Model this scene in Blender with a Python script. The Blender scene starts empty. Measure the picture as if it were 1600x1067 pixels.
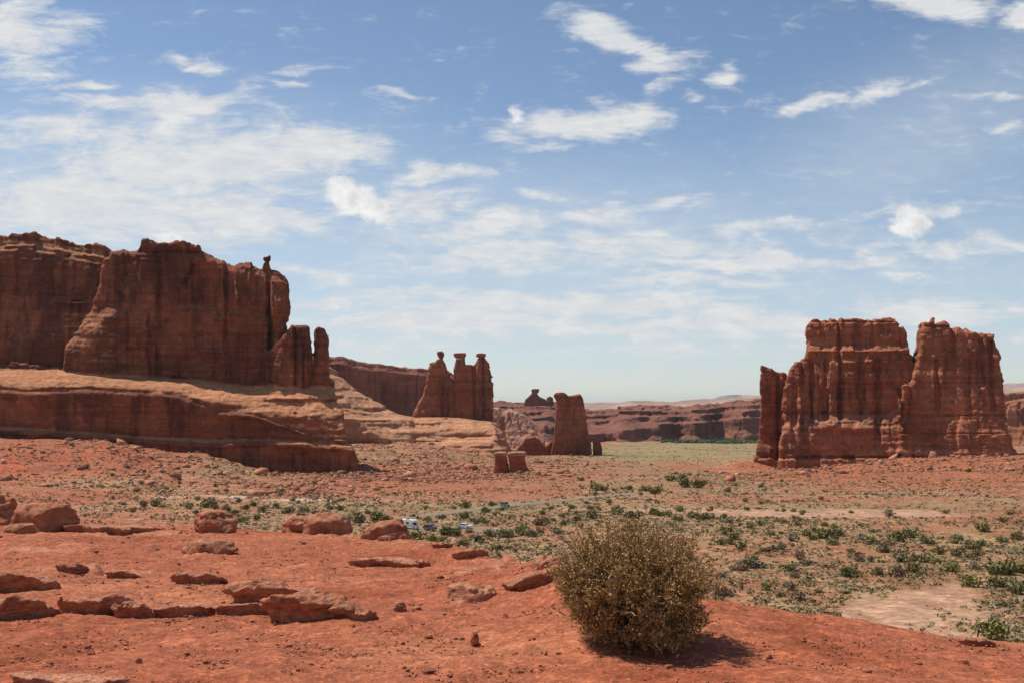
import bpy, math, random
import numpy as np

# ---------------------------------------------------------------- camera, world, sun
F = 1715.0          # focal length in photo pixels (photo 1600 x 1067)
HOR = 632.0         # photo row of the horizon
CX = 800.0
scene = bpy.context.scene
col = scene.collection
cam_d = bpy.data.cameras.new('camera')
cam = bpy.data.objects.new('camera', cam_d)
col.objects.link(cam)
cam_d.sensor_width = 36.0
cam_d.lens = F / 1600.0 * 36.0
cam_d.shift_y = (HOR - 533.5) / 1600.0
cam_d.clip_start = 0.05
cam_d.clip_end = 90000.0
cam.location = (0, 0, 0)
cam.rotation_euler = (math.radians(90), 0, 0)
scene.camera = cam

SUN = np.array([-0.46, 0.25, 0.85]); SUN /= np.linalg.norm(SUN)
SKY_STRENGTH = 0.10
SUN_STRENGTH = 4.2
EXPOSURE = 0.13
scene.view_settings.view_transform = 'Standard'
scene.view_settings.look = 'None'
scene.view_settings.exposure = EXPOSURE
scene.view_settings.gamma = 1.0
scene.view_settings.use_curve_mapping = False
sd = bpy.data.lights.new('sun', 'SUN')
so = bpy.data.objects.new('sun', sd)
col.objects.link(so)
sd.energy = SUN_STRENGTH
sd.angle = math.radians(0.5)
sd.color = (1.0, 0.95, 0.87)
elev = math.asin(SUN[2])
azim = math.atan2(SUN[0], SUN[1])          # clockwise from +Y
so.rotation_euler = (math.pi / 2 - elev, 0, math.pi - azim)
so.location = (-60, 60, 120)


class Nodes:
    def __init__(self, tree):
        self.t = tree
        self.n = tree.nodes
        self.l = tree.links

    def node(self, typ, **kw):
        nd = self.n.new(typ)
        for k, v in kw.items():
            setattr(nd, k, v)
        return nd

    def link(self, a, b):
        self.l.new(a, b)

    def put(self, sock, v):
        if hasattr(v, 'is_linked') or isinstance(v, bpy.types.NodeSocket):
            self.link(v, sock)
        else:
            sock.default_value = v

    def math(self, op, a, b=None, clamp=False):
        nd = self.node('ShaderNodeMath', operation=op, use_clamp=clamp)
        self.put(nd.inputs[0], a)
        if b is not None:
            self.put(nd.inputs[1], b)
        return nd.outputs[0]

    def vmath(self, op, a, b=None):
        nd = self.node('ShaderNodeVectorMath', operation=op)
        self.put(nd.inputs[0], a)
        if b is not None:
            self.put(nd.inputs[1], b)
        return nd.outputs['Value'] if op in ('LENGTH', 'DOT_PRODUCT') else nd.outputs[0]

    def mix(self, fac, a, b, blend='MIX'):
        nd = self.node('ShaderNodeMix', data_type='RGBA', blend_type=blend)
        self.put(nd.inputs[0], fac)
        self.put(nd.inputs[6], a)
        self.put(nd.inputs[7], b)
        return nd.outputs[2]

    def noise(self, vec, scale, detail=4.0, rough=0.55, dist=0.0):
        nd = self.node('ShaderNodeTexNoise')
        self.put(nd.inputs['Vector'], vec)
        nd.inputs['Scale'].default_value = scale
        nd.inputs['Detail'].default_value = detail
        nd.inputs['Roughness'].default_value = rough
        nd.inputs['Distortion'].default_value = dist
        return nd.outputs[0]

    def maprange(self, v, a, b, c, d, smooth=False):
        nd = self.node('ShaderNodeMapRange', interpolation_type='SMOOTHSTEP' if smooth else 'LINEAR')
        self.put(nd.inputs[0], v)
        for i, q in enumerate((a, b, c, d)):
            self.put(nd.inputs[1 + i], q)
        return nd.outputs[0]

    def mapping(self, vec, loc=(0, 0, 0), rot=(0, 0, 0), scale=(1, 1, 1), typ='POINT'):
        nd = self.node('ShaderNodeMapping', vector_type=typ)
        self.put(nd.inputs[0], vec)
        nd.inputs[1].default_value = loc
        nd.inputs[2].default_value = rot
        nd.inputs[3].default_value = scale
        return nd.outputs[0]


def build_world():
    w = bpy.data.worlds.new('World')
    scene.world = w
    w.use_nodes = True
    N = Nodes(w.node_tree)
    N.n.clear()
    sky = N.node('ShaderNodeTexSky', sky_type='NISHITA')
    sky.sun_disc = False
    sky.sun_elevation = elev
    sky.sun_rotation = azim
    sky.altitude = 1400
    sky.air_density = 1.0
    sky.dust_density = 0.6
    sky.ozone_density = 1.1
    tc = N.node('ShaderNodeTexCoord')
    sep = N.node('ShaderNodeSeparateXYZ')
    N.link(tc.outputs['Generated'], sep.inputs[0])
    y = N.math('MAXIMUM', N.math('ABSOLUTE', sep.outputs[1]), 0.03)
    u = N.math('DIVIDE', sep.outputs[0], y)
    v = N.math('DIVIDE', sep.outputs[2], y)
    comb = N.node('ShaderNodeCombineXYZ')
    N.link(N.math('MULTIPLY', u, 10.0), comb.inputs[0])
    N.link(N.math('MULTIPLY', v, 10.0), comb.inputs[1])
    P0 = comb.outputs[0]
    # domain warp gives the ragged, wind-combed edges
    wn = N.node('ShaderNodeTexNoise')
    N.link(N.mapping(P0, scale=(1.0, 1.7, 1)), wn.inputs['Vector'])
    wn.inputs['Scale'].default_value = 1.5
    wn.inputs['Detail'].default_value = 5
    off = N.vmath('MULTIPLY', N.vmath('SUBTRACT', wn.outputs['Color'], (0.5, 0.5, 0.5)), (0.9, 0.42, 0))
    P = N.vmath('ADD', P0, off)

    def blob(px, py, rx, ry, rot=0.0, s=1.0, src=None, inner=0.0):
        loc = ((px - CX) / F * 10, (HOR - py) / F * 10, 0)
        m = N.mapping(src or P, loc=loc, rot=(0, 0, math.radians(rot)),
                      scale=(rx / F * 10, ry / F * 10, 1), typ='TEXTURE')
        return N.maprange(N.vmath('LENGTH', m), inner, 1.0, s, 0.0, smooth=True)

    def union(lst):
        r = lst[0]
        for q in lst[1:]:
            r = N.math('MAXIMUM', r, q)
        return r
    streaks = [  # px, py, half-width, half-height, rotation (ccw), strength
        (950, 52, 130, 40, -14, 1.0), (1010, 78, 110, 26, -10, .9), (1010, 104, 100, 26, -3, .8), (1030, 132, 76, 20, 12, .6), (930, 155, 60, 14, 0, .35),
        (900, 200, 210, 40, 2, .95), (990, 186, 120, 40, 2, .85), (860, 238, 90, 20, 0, .5),
        (1138, 120, 50, 24, 6, .75), (1098, 148, 40, 18, 10, .6), (1160, 158, 60, 16, 0, .3), (1365, 148, 90, 26, 20, .75), (1262, 172, 90, 20, 16, .7), (1450, 128, 70, 12, 18, .35),
        (1450, 2, 190, 44, -4, 1.0), (1598, 24, 50, 28, 20, 1.0), (1555, 153, 76, 16, 6, .7), (1570, 198, 110, 16, 2, .45),
        (300, 98, 84, 20, 0, .75), (20, 50, 170, 90, 8, .8), (60, 110, 120, 40, 0, .5), (290, 160, 190, 38, 6, .95), (180, 170, 160, 30, -6, .7), (130, 132, 52, 15, 0, .8),
        (470, 130, 60, 15, 4, .6), (460, 108, 80, 16, 8, .45), (600, 152, 66, 15, 4, .5), (80, 210, 200, 50, 4, .8), (300, 205, 260, 60, 2, .6),
        (300, 262, 380, 90, 2, 1.0), (500, 232, 180, 58, -3, 1.0), (420, 250, 220, 70, 2, .85), (120, 320, 330, 90, 0, .95), (350, 340, 340, 70, 0, .8),
        (690, 270, 140, 24, 2, .8), (835, 300, 60, 15, 4, .55), (620, 320, 220, 50, 0, .72), (1060, 316, 120, 20, 8, .7), (930, 332, 120, 30, 6, .72), (760, 355, 260, 46, 4, .75),
        (1180, 410, 360, 20, -2, .9), (1000, 380, 340, 40, -2, .7), (800, 400, 320, 40, 0, .65), (1480, 392, 280, 24, 2, .75), (1220, 352, 220, 22, 2, .6), (1450, 330, 200, 24, 6, .45),
        (860, 475, 520, 34, 1, 1.0), (700, 500, 420, 44, 0, .92), (1150, 510, 560, 44, -1, .95), (1450, 485, 280, 34, 0, .9), (600, 460, 260, 24, 2, .75), (560, 545, 340, 30, 0, .6), (1050, 548, 420, 26, 0, .5),
        (1590, 524, 46, 18, 0, 1.0), (1090, 438, 260, 22, -2, .75), (1420, 436, 90, 12, 0, .6), (520, 430, 180, 24, 2, .55),
    ]
    dens = union([blob(*b) for b in streaks])
    fine = N.noise(N.mapping(P0, rot=(0, 0, math.radians(-5)), scale=(1.0, 2.2, 1)), 2.2, 11.0, 0.64, 0.7)
    comb_n = N.noise(N.mapping(P0, rot=(0, 0, math.radians(4)), scale=(1.2, 6.5, 1)), 2.6, 8.0, 0.62, 0.3)
    tex = N.math('ADD', N.math('MULTIPLY', fine, 0.62), N.math('MULTIPLY', comb_n, 0.38))
    tex2 = N.maprange(tex, 0.33, 0.67, 0.0, 1.0)
    a1 = N.maprange(N.math('ADD', N.math('MULTIPLY', dens, 0.86), N.math('MULTIPLY', tex2, 0.62)), 0.35, 1.03, 0.0, 0.95, smooth=True)
    # thin veil, thicker low in the sky
    veil_h = N.maprange(v, 0.05, 0.30, 1.0, 0.0, smooth=True)
    veil = N.math('MULTIPLY', N.maprange(tex, 0.33, 0.66, 0.30, 0.95), N.math('MULTIPLY', veil_h, 0.9))
    low = N.maprange(v, 0.0, 0.075, 0.55, 1.0)
    veil = N.math('MULTIPLY', veil, low)
    right = blob(1420, 240, 600, 210, 25, 0.62, src=P0)
    left = blob(200, 320, 800, 260, 0, 0.95, src=P0)
    mid = blob(850, 400, 1000, 230, 0, 0.95, src=P0)
    veil = N.math('MAXIMUM', veil, N.math('MULTIPLY', union([right, left, mid]), N.maprange(tex, 0.25, 0.70, 0.35, 0.95)))
    # two cauliflower puffs and a far faint one
    pw = N.node('ShaderNodeTexNoise')
    N.link(P0, pw.inputs['Vector'])
    pw.inputs['Scale'].default_value = 9.0
    pw.inputs['Detail'].default_value = 5
    P2 = N.vmath('ADD', P0, N.vmath('MULTIPLY', N.vmath('SUBTRACT', pw.outputs['Color'], (0.5, 0.5, 0.5)), (0.22, 0.20, 0)))
    puffs = union([blob(548, 310, 62, 42, -12, 1, P2, 0), blob(532, 296, 38, 26, 0, 1, P2, 0), blob(580, 328, 44, 26, -20, 1, P2, 0),
                   blob(1420, 354, 52, 34, 0, 1, P2, 0), blob(1418, 338, 28, 27, 0, 1, P2, 0), blob(1440, 350, 26, 22, 0, 1, P2, 0),
                   blob(266, 374, 34, 17, 0, 1, P2, 0), blob(806, 180, 26, 26, 0, .6, P2, 0)])
    far = union([blob(995, 600, 44, 22, 18, .45, P2, 0), blob(1010, 582, 20, 14, 0, .45, P2, 0)])
    a2 = N.maprange(N.math('ADD', puffs, N.math('MULTIPLY', N.math('SUBTRACT', fine, 0.5), 0.8)), 0.06, 0.62, 0.0, 0.97, smooth=True)
    shade = N.noise(P0, 6.0, 4.0, 0.55)
    puffcol = N.mix(N.maprange(shade, 0.35, 0.65, 0, 1), (6.4, 6.5, 6.7, 1), (8.7, 8.6, 8.4, 1))
    cloudcol = N.mix(tex2, (5.6, 6.0, 6.5, 1), (7.6, 7.5, 7.3, 1))
    c = N.mix(veil, sky.outputs[0], (5.5, 6.15, 6.8, 1))
    c = N.mix(far, c, (6.6, 6.7, 6.7, 1))
    c = N.mix(a1, c, cloudcol)
    c = N.mix(a2, c, puffcol)
    up = N.maprange(sep.outputs[2], -0.02, 0.0, 0.0, 1.0)
    c = N.mix(up, sky.outputs[0], c)
    bg = N.node('ShaderNodeBackground')
    N.link(c, bg.inputs[0])
    bg.inputs[1].default_value = SKY_STRENGTH
    out = N.node('ShaderNodeOutputWorld')
    N.link(bg.outputs[0], out.inputs[0])


build_world()

# ---------------------------------------------------------------- numpy noise
rng = np.random.default_rng(7)
TAB = rng.random((64, 64, 64)).astype(np.float32)


def vnoise(x, y, z, seed=0):
    x = np.asarray(x, np.float32) + np.float32(seed * 17.31 + 1000)
    y = np.asarray(y, np.float32) + np.float32(seed * 7.77 + 1000)
    z = np.asarray(z, np.float32) + np.float32(seed * 3.13 + 1000)
    x, y, z = np.broadcast_arrays(x, y, z)
    xi = np.floor(x); yi = np.floor(y); zi = np.floor(z)
    fx = x - xi; fy = y - yi; fz = z - zi
    fx = fx * fx * (3 - 2 * fx); fy = fy * fy * (3 - 2 * fy); fz = fz * fz * (3 - 2 * fz)
    x0 = xi.astype(np.int32) & 63; y0 = yi.astype(np.int32) & 63; z0 = zi.astype(np.int32) & 63
    x1 = (x0 + 1) & 63; y1 = (y0 + 1) & 63; z1 = (z0 + 1) & 63
    a = TAB[x0, y0, z0] * (1 - fx) + TAB[x1, y0, z0] * fx
    b = TAB[x0, y1, z0] * (1 - fx) + TAB[x1, y1, z0] * fx
    c = TAB[x0, y0, z1] * (1 - fx) + TAB[x1, y0, z1] * fx
    d = TAB[x0, y1, z1] * (1 - fx) + TAB[x1, y1, z1] * fx
    return ((a * (1 - fy) + b * fy) * (1 - fz) + (c * (1 - fy) + d * fy) * fz) * 2 - 1


def fbm(x, y, z, seed=0, octv=4, gain=0.5):
    s = 0; a = 1.0; f = 1.0; t = 0
    for i in range(octv):
        s = s + a * vnoise(x * f, y * f, z * f, seed + i * 5)
        t += a
        a *= gain; f *= 2.03
    return s / t


def bnoise(x, y, seed=0, sharp=5.0):
    """cells of constant value with narrow smooth steps between them"""
    def st(v):
        i = np.floor(v); f = v - i
        return i + sstep(0.5 - 0.5 / sharp, 0.5 + 0.5 / sharp, f)
    return vnoise(st(x), st(y), 0 * x, seed)


def sstep(a, b, x):
    t = np.clip((x - a) / (b - a), 0, 1)
    return t * t * (3 - 2 * t)


def smin(a, b, k):
    h = np.clip(0.5 + 0.5 * (b - a) / k, 0, 1)
    return b * (1 - h) + a * h - k * h * (1 - h)


def smax(a, b, k):
    return -smin(-a, -b, k)


# ---------------------------------------------------------------- mesh helpers
def mesh_obj(name, verts, faces, mat, parent=None, smooth=True, colors=None):
    """verts (n,3), faces (m,k) int array with fixed k, or list of arrays"""
    me = bpy.data.meshes.new(name)
    verts = np.asarray(verts, np.float32)
    if not isinstance(faces, list):
        faces = [faces]
    faces = [np.asarray(f, np.int32) for f in faces if len(f)]
    nl = sum(f.size for f in faces); nf = sum(len(f) for f in faces)
    me.vertices.add(len(verts)); me.vertices.foreach_set('co', verts.ravel())
    me.loops.add(nl); me.polygons.add(nf)
    me.loops.foreach_set('vertex_index', np.concatenate([f.ravel() for f in faces]))
    tot = np.concatenate([np.full(len(f), f.shape[1], np.int32) for f in faces])
    start = np.concatenate([[0], np.cumsum(tot)[:-1]]).astype(np.int32)
    me.polygons.foreach_set('loop_start', start)
    me.polygons.foreach_set('loop_total', tot)
    if smooth:
        me.polygons.foreach_set('use_smooth', np.ones(nf, bool))
    me.update(calc_edges=True)
    me.validate()
    if colors is not None:
        at = me.color_attributes.new('Col', 'FLOAT_COLOR', 'POINT')
        c = np.ones((len(verts), 4), np.float32); c[:, :3] = colors
        at.data.foreach_set('color', c.ravel())
    me.materials.append(mat)
    o = bpy.data.objects.new(name, me)
    col.objects.link(o)
    if parent is not None:
        o.parent = parent
    return o


def tag(o, label, cat, group=None):
    o['label'] = label; o['category'] = cat
    if group:
        o['group'] = group
    return o


def struct(o):
    o['kind'] = 'structure'
    return o


def empty(name, loc=(0, 0, 0), rz=0.0):
    o = bpy.data.objects.new(name, None)
    o.location = loc; o.rotation_euler = (0, 0, rz)
    o.empty_display_size = 0.3
    col.objects.link(o)
    return o


def surface_nets(d, org, h):
    s = d < 0
    nx, ny, nz = d.shape
    cnt = np.zeros((nx - 1, ny - 1, nz - 1), np.int8)
    offs = [(i, j, k) for i in (0, 1) for j in (0, 1) for k in (0, 1)]
    for i, j, k in offs:
        cnt += s[i:nx - 1 + i, j:ny - 1 + j, k:nz - 1 + k]
    act = np.argwhere((cnt > 0) & (cnt < 8))
    idx = np.full(cnt.shape, -1, np.int32)
    idx[act[:, 0], act[:, 1], act[:, 2]] = np.arange(len(act))
    cv = {o: d[act[:, 0] + o[0], act[:, 1] + o[1], act[:, 2] + o[2]] for o in offs}
    acc = np.zeros((len(act), 3), np.float32); n = np.zeros(len(act), np.float32)
    for ax in range(3):
        for o in offs:
            if o[ax] == 0:
                p = list(o); p[ax] = 1; p = tuple(p)
                a = cv[o]; b = cv[p]
                m = (a < 0) != (b < 0)
                t = np.where(m, a / np.where(m, a - b, 1), 0)
                for q in range(3):
                    val = t if q == ax else np.float32(o[q])
                    acc[:, q] += np.where(m, val, 0)
                n += m
    v = (act + acc / n[:, None]) * h + np.asarray(org)
    fs = []
    for ax in range(3):
        A = [slice(None)] * 3; B = [slice(None)] * 3
        A[ax] = slice(0, -1); B[ax] = slice(1, None)
        e = s[tuple(A)] != s[tuple(B)]
        o1, o2 = [q for q in range(3) if q != ax]
        sl = [slice(None)] * 3; sl[o1] = slice(1, -1); sl[o2] = slice(1, -1)
        e = e[tuple(sl)]
        pos = np.argwhere(e)
        pos[:, o1] += 1; pos[:, o2] += 1
        flip = s[tuple(A)][pos[:, 0], pos[:, 1], pos[:, 2]]

        def cell(a, b):
            q = pos.copy(); q[:, o1] -= a; q[:, o2] -= b
            return idx[q[:, 0], q[:, 1], q[:, 2]]
        quad = np.stack([cell(1, 1), cell(0, 1), cell(0, 0), cell(1, 0)], 1)
        if ax == 1:
            quad = quad[:, ::-1]
        quad = np.where(flip[:, None], quad, quad[:, ::-1])
        fs.append(quad)
    f = np.concatenate(fs)
    f = f[(f >= 0).all(1)]
    return v, f


def poly_sdf(poly, X, Z):
    poly = np.asarray(poly, float)
    d = np.full(X.shape, 1e18); s = np.ones(X.shape)
    n = len(poly); j = n - 1
    for i in range(n):
        e = poly[j] - poly[i]
        wx = X - poly[i, 0]; wz = Z - poly[i, 1]
        t = np.clip((wx * e[0] + wz * e[1]) / max(e @ e, 1e-9), 0, 1)
        d = np.minimum(d, (wx - e[0] * t) ** 2 + (wz - e[1] * t) ** 2)
        c1 = Z >= poly[i, 1]; c2 = Z < poly[j, 1]; c3 = e[0] * wz > e[1] * wx
        fl = (c1 & c2 & c3) | (~c1 & ~c2 & ~c3)
        s = np.where(fl, -s, s)
        j = i
    return (s * np.sqrt(d)).astype(np.float32)


# ---------------------------------------------------------------- materials
def principled(name, base=(0.5, 0.5, 0.5), rough=0.9, spec=0.2):
    m = bpy.data.materials.new(name); m.use_nodes = True
    N = Nodes(m.node_tree); N.n.clear()
    b = N.node('ShaderNodeBsdfPrincipled'); o = N.node('ShaderNodeOutputMaterial')
    N.link(b.outputs[0], o.inputs[0])
    b.inputs['Base Color'].default_value = (*base, 1)
    b.inputs['Roughness'].default_value = rough
    b.inputs['Specular IOR Level'].default_value = spec
    return m, N, b


def attr_mat(name, scales, bump_d, bump_s=0.6, var=0.35, rough=0.92, spec=0.12, stretch=(1, 1, 1), cells=()):
    """vertex colour times two noises, and bump from the same noises"""
    m, N, b = principled(name, rough=rough, spec=spec)
    at = N.node('ShaderNodeAttribute', attribute_name='Col')
    tc = N.node('ShaderNodeTexCoord')
    pos = N.mapping(tc.outputs['Object'], scale=stretch)
    n1 = N.noise(pos, scales[0], 5, 0.6)
    n2 = N.noise(pos, scales[1], 4, 0.65)
    k = N.math('ADD', N.math('MULTIPLY', n1, 0.55), N.math('MULTIPLY', n2, 0.45))
    k = N.maprange(k, 0.36, 0.64, 1 - var, 1 + var)
    hgt = N.math('ADD', n1, N.math('MULTIPLY', n2, 0.6))
    for sc, am in cells:                                   # grains: every cell its own tone
        vo = N.node('ShaderNodeTexVoronoi')
        vo.inputs['Scale'].default_value = sc
        N.link(pos, vo.inputs['Vector'])
        sp = N.node('ShaderNodeSeparateColor'); N.link(vo.outputs['Color'], sp.inputs[0])
        k = N.math('MULTIPLY', k, N.maprange(N.math('POWER', sp.outputs[0], 2.0), 0, 1, 1 - am * 0.5, 1 + am))
        hgt = N.math('ADD', hgt, N.math('MULTIPLY', sp.outputs[0], 0.35))
    cv = N.node('ShaderNodeCombineXYZ')
    for i in range(3):
        N.link(k, cv.inputs[i])
    c = N.mix(1.0, at.outputs['Color'], cv.outputs[0], 'MULTIPLY')
    N.link(c, b.inputs['Base Color'])
    bp = N.node('ShaderNodeBump'); bp.inputs['Strength'].default_value = bump_s; bp.inputs['Distance'].default_value = bump_d
    N.link(hgt, bp.inputs['Height'])
    N.link(bp.outputs[0], b.inputs['Normal'])
    return m


M_ROCK = attr_mat('red_sandstone', (0.16, 0.7), 2.2, 0.9, 0.30, cells=((0.55, 0.16),))
M_FAR = attr_mat('far_sandstone', (0.04, 0.15), 4.0, 0.6, 0.2)
M_VALLEY = attr_mat('desert_soil', (0.22, 0.9), 0.5, 0.6, 0.30, cells=((0.9, 0.28), (0.35, 0.2)))
M_DIRT = attr_mat('red_dirt', (5.0, 34.0), 0.03, 1.0, 0.26, cells=((38.0, 0.34), (13.0, 0.22)))
M_BOULDER = attr_mat('red_boulder', (2.6, 16.0), 0.06, 1.0, 0.30, stretch=(1, 1, 2.6), cells=((26.0, 0.2),))
M_LEAF = attr_mat('shrub_leaf', (0.8, 3.0), 0.0, 0.0, 0.2, rough=0.8)

# ---------------------------------------------------------------- terrain function
GY = np.array([100, 150, 250, 330, 450, 600, 700, 850, 1000, 1250, 1500, 2000, 2600, 3500, 6000, 60000], float)
VAL = [1190, 1020, 880, 822, 782, 757, 745, 733, 724, 714, 707, 699, 692, 684, 672, 634]
GPX = [-400, 0, 150, 300, 450, 560, 650, 770, 850, 950, 1150, 1350, 1590, 2000]
GTAB = np.array([
    [1190, 1020, 872, 812, 758, 712, 690, 680, 662, 660, 660, 660, 660, 660, 660, 634],
    [1190, 1020, 875, 815, 766, 718, 694, 681, 664, 660, 660, 660, 660, 660, 660, 634],
    [1190, 1020, 877, 817, 771, 724, 699, 685, 668, 664, 660, 660, 660, 660, 660, 634],
    [1190, 1020, 879, 819, 776, 740, 718, 704, 684, 674, 668, 665, 660, 660, 660, 634],
    [1190, 1020, 880, 821, 780, 754, 745, 737, 724, 700, 690, 685, 680, 675, 665, 634],
    [1190, 1020, 880, 822, 781, 755, 745, 733, 712, 692, 685, 682, 680, 678, 668, 634],
    [1190, 1020, 880, 822, 782, 757, 747, 735, 715, 694, 688, 686, 684, 680, 670, 634],
    [1190, 1020, 880, 822, 782, 757, 747, 740, 730, 712, 702, 695, 690, 684, 672, 634],
    [1190, 1020, 880, 822, 782, 757, 745, 733, 724, 714, 707, 699, 692, 684, 672, 634],
    VAL,
    [1190, 1020, 880, 822, 782, 757, 749, 743, 737, 716, 707, 699, 692, 684, 672, 634],
    [1190, 1020, 880, 822, 782, 757, 747, 738, 730, 714, 707, 699, 692, 684, 672, 634],
    [1190, 1020, 880, 822, 782, 757, 745, 733, 722, 714, 707, 699, 692, 684, 672, 634],
    VAL], float)


def ground_py(px, Y):
    """photo row at which the valley ground is seen, before roughness"""
    px = np.asarray(px, float); Y = np.asarray(Y, float)
    px, Y = np.broadcast_arrays(px, Y)
    ly = np.log(np.clip(Y, 60, 59999)); lg = np.log(GY)
    j = np.clip(np.searchsorted(lg, ly) - 1, 0, len(GY) - 2)
    t = np.clip((ly - lg[j]) / (lg[j + 1] - lg[j]), 0, 1)
    i = np.clip(np.searchsorted(GPX, px) - 1, 0, len(GPX) - 2)
    g = np.asarray(GPX, float)
    s = np.clip((px - g[i]) / (g[i + 1] - g[i]), 0, 1)
    s = s * s * (3 - 2 * s)
    a = GTAB[i, j] * (1 - t) + GTAB[i, j + 1] * t
    b = GTAB[i + 1, j] * (1 - t) + GTAB[i + 1, j + 1] * t
    return a * (1 - s) + b * s


def valley_z(X, Y, rough=True):
    X = np.asarray(X, float); Y = np.asarray(Y, float)
    Yc = np.maximum(Y, 100.0)
    px = CX + F * X / Yc
    z = -(ground_py(px, Yc) - HOR) / F * Yc
    if rough:
        k = np.clip(Yc / 400.0, 0.3, 6)
        flat = np.clip(np.abs(road_dist(X, Y)) / 14.0, 0.0, 1.0)
        z = z + flat * (0.9 * k * fbm(X / 60, Y / 60, 0 * X, 3, 4) + 0.35 * fbm(X / 11, Y / 11, 0 * X, 9, 3))
        tal = sstep(640, 300, px) * sstep(430, 560, Yc) * sstep(2000, 1000, Yc)      # terraced talus on the left
        st = z / 3.2 + 0.7 * fbm(X / 70, Y / 70, 0 * X, 21, 3)
        z = z + flat * tal * (2.0 * (sstep(0.40, 0.60, st - np.floor(st)) - (st - np.floor(st))) + 1.0 * fbm(X / 16, Y / 16, 0 * X, 33, 4))
        tr = sstep(1150, 1250, px) * sstep(860, 940, Yc) * sstep(1100, 980, Yc)       # talus at the foot of the right butte
        z = z + 9.0 * np.exp(-((X - 219) / 24) ** 2 - ((Y - 1038) / 28) ** 2)
        z = z + tr * (5.5 * sstep(1290, 1390, px) + 1.5 + 3.0 * fbm(X / 22, Y / 22, 0 * X, 41, 4))
        sh = sstep(60, 20, np.hypot((X - 40), (Y - 1268) * 0.8))                      # apron of pale sand under the single fin
        z = z + 1.5 * sh
        gs = sstep(560, 660, px) * sstep(800, 700, px) * sstep(900, 1050, Yc) * sstep(1500, 1200, Yc)
        z = z + gs * (8.0 * fbm(X / 22, Y / 22, 0 * X, 51, 5))
    return z


def ray_to_ground(px, py):
    """distance Y at which the ray through (px,py) meets the smooth valley ground"""
    Y = np.exp(np.linspace(math.log(120), math.log(5000), 3000))
    g = ground_py(np.full_like(Y, px), Y)
    k = np.argmax(g <= py)
    return float(Y[k]) if g[k] <= py else 5000.0


ROAD_PX = [(1010, 770), (960, 774), (920, 777.5), (880, 782), (840, 786), (790, 791), (740, 797), (700, 802), (660, 806.5), (628, 811), (612, 816), (620, 822.5), (645, 826.5), (680, 826.5), (727, 826), (765, 829), (800, 838)]
RP = []
for a, b in ROAD_PX:
    yy = ray_to_ground(a, b)
    RP.append(((a - CX) / F * yy, yy))
RP = np.array(RP)


def catmull(P, n=8):
    P = np.vstack([2 * P[0] - P[1], P, 2 * P[-1] - P[-2]]); out = []
    for i in range(1, len(P) - 2):
        for t in np.linspace(0, 1, n, endpoint=False):
            out.append(0.5 * (2 * P[i] + (P[i + 1] - P[i - 1]) * t + (2 * P[i - 1] - 5 * P[i] + 4 * P[i + 1] - P[i + 2]) * t * t + (3 * P[i] - P[i - 1] - 3 * P[i + 1] + P[i + 2]) * t ** 3))
    out.append(P[-2])
    return np.array(out)


RC = catmull(RP)


def road_dist(X, Y):
    X = np.asarray(X, float); Y = np.asarray(Y, float)
    d = np.full(np.broadcast(X, Y).shape, 1e9)
    near = (Y > 240) & (Y < 760) & (np.abs(X) < 140)
    if near.any():
        xs = np.broadcast_to(X, d.shape)[near]; ys = np.broadcast_to(Y, d.shape)[near]
        dd = np.full(xs.shape, 1e9)
        for p, q in zip(RC[:-1], RC[1:]):
            e = q - p
            t = np.clip(((xs - p[0]) * e[0] + (ys - p[1]) * e[1]) / (e @ e), 0, 1)
            dd = np.minimum(dd, np.hypot(xs - p[0] - e[0] * t, ys - p[1] - e[1] * t))
        d[near] = dd
    return d


# foreground hill: control by ray direction
CR_PX = [-300, 0, 130, 300, 450, 560, 690, 800, 870, 960, 1060, 1130, 1300, 1500, 1600, 1900]
CR_PY = [800, 812, 815, 822, 829, 838, 852, 866, 882, 915, 938, 953, 981, 1003, 1008, 1018]
CR_Y = [30, 30, 30, 29, 28, 25.5, 21, 15, 11.6, 9.8, 9.3, 9.1, 9.0, 9.2, 9.3, 9.4]


def hill_base(X, Y):
    Yc = np.maximum(Y, 0.8)
    px = np.clip(CX + F * X / Yc, -300, 1900)
    yc = np.interp(px, CR_PX, CR_Y)
    zc = -(np.interp(px, CR_PX, CR_PY) - HOR) / F * yc
    z0, y0 = -1.60, 6.3
    z = z0 + (zc - z0) * (Y - y0) / (yc - y0)
    z = np.where(Y < y0, z0 + (Y - y0) * -0.012, z)
    over = Y - yc
    e2 = (0.012 * yc) ** 2
    z = z - 0.25 * (over + np.sqrt(over * over + e2))
    return z


def hill_z(X, Y):
    z = hill_base(X, Y)
    z = z + 0.16 * fbm(X / 3.1, Y / 3.1, 0 * X, 4, 3) + 0.05 * fbm(X / 0.7, Y / 0.7, 0 * X, 6, 3)
    return z


def ground_z(X, Y):
    return np.maximum(valley_z(X, Y), np.where(np.asarray(Y) < 120, hill_base(np.asarray(X, float), np.asarray(Y, float)), -1e9))


# ---------------------------------------------------------------- valley sheet
def px_patch(PX, PY, x, y, rx, ry, soft=0.5, warp=None):
    r = np.sqrt(((PX - x) / rx) ** 2 + ((PY - y) / ry) ** 2)
    if warp is not None:
        r = r + 0.45 * warp
    return 1 - sstep(1 - soft, 1 + soft * 0.5, r)


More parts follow.
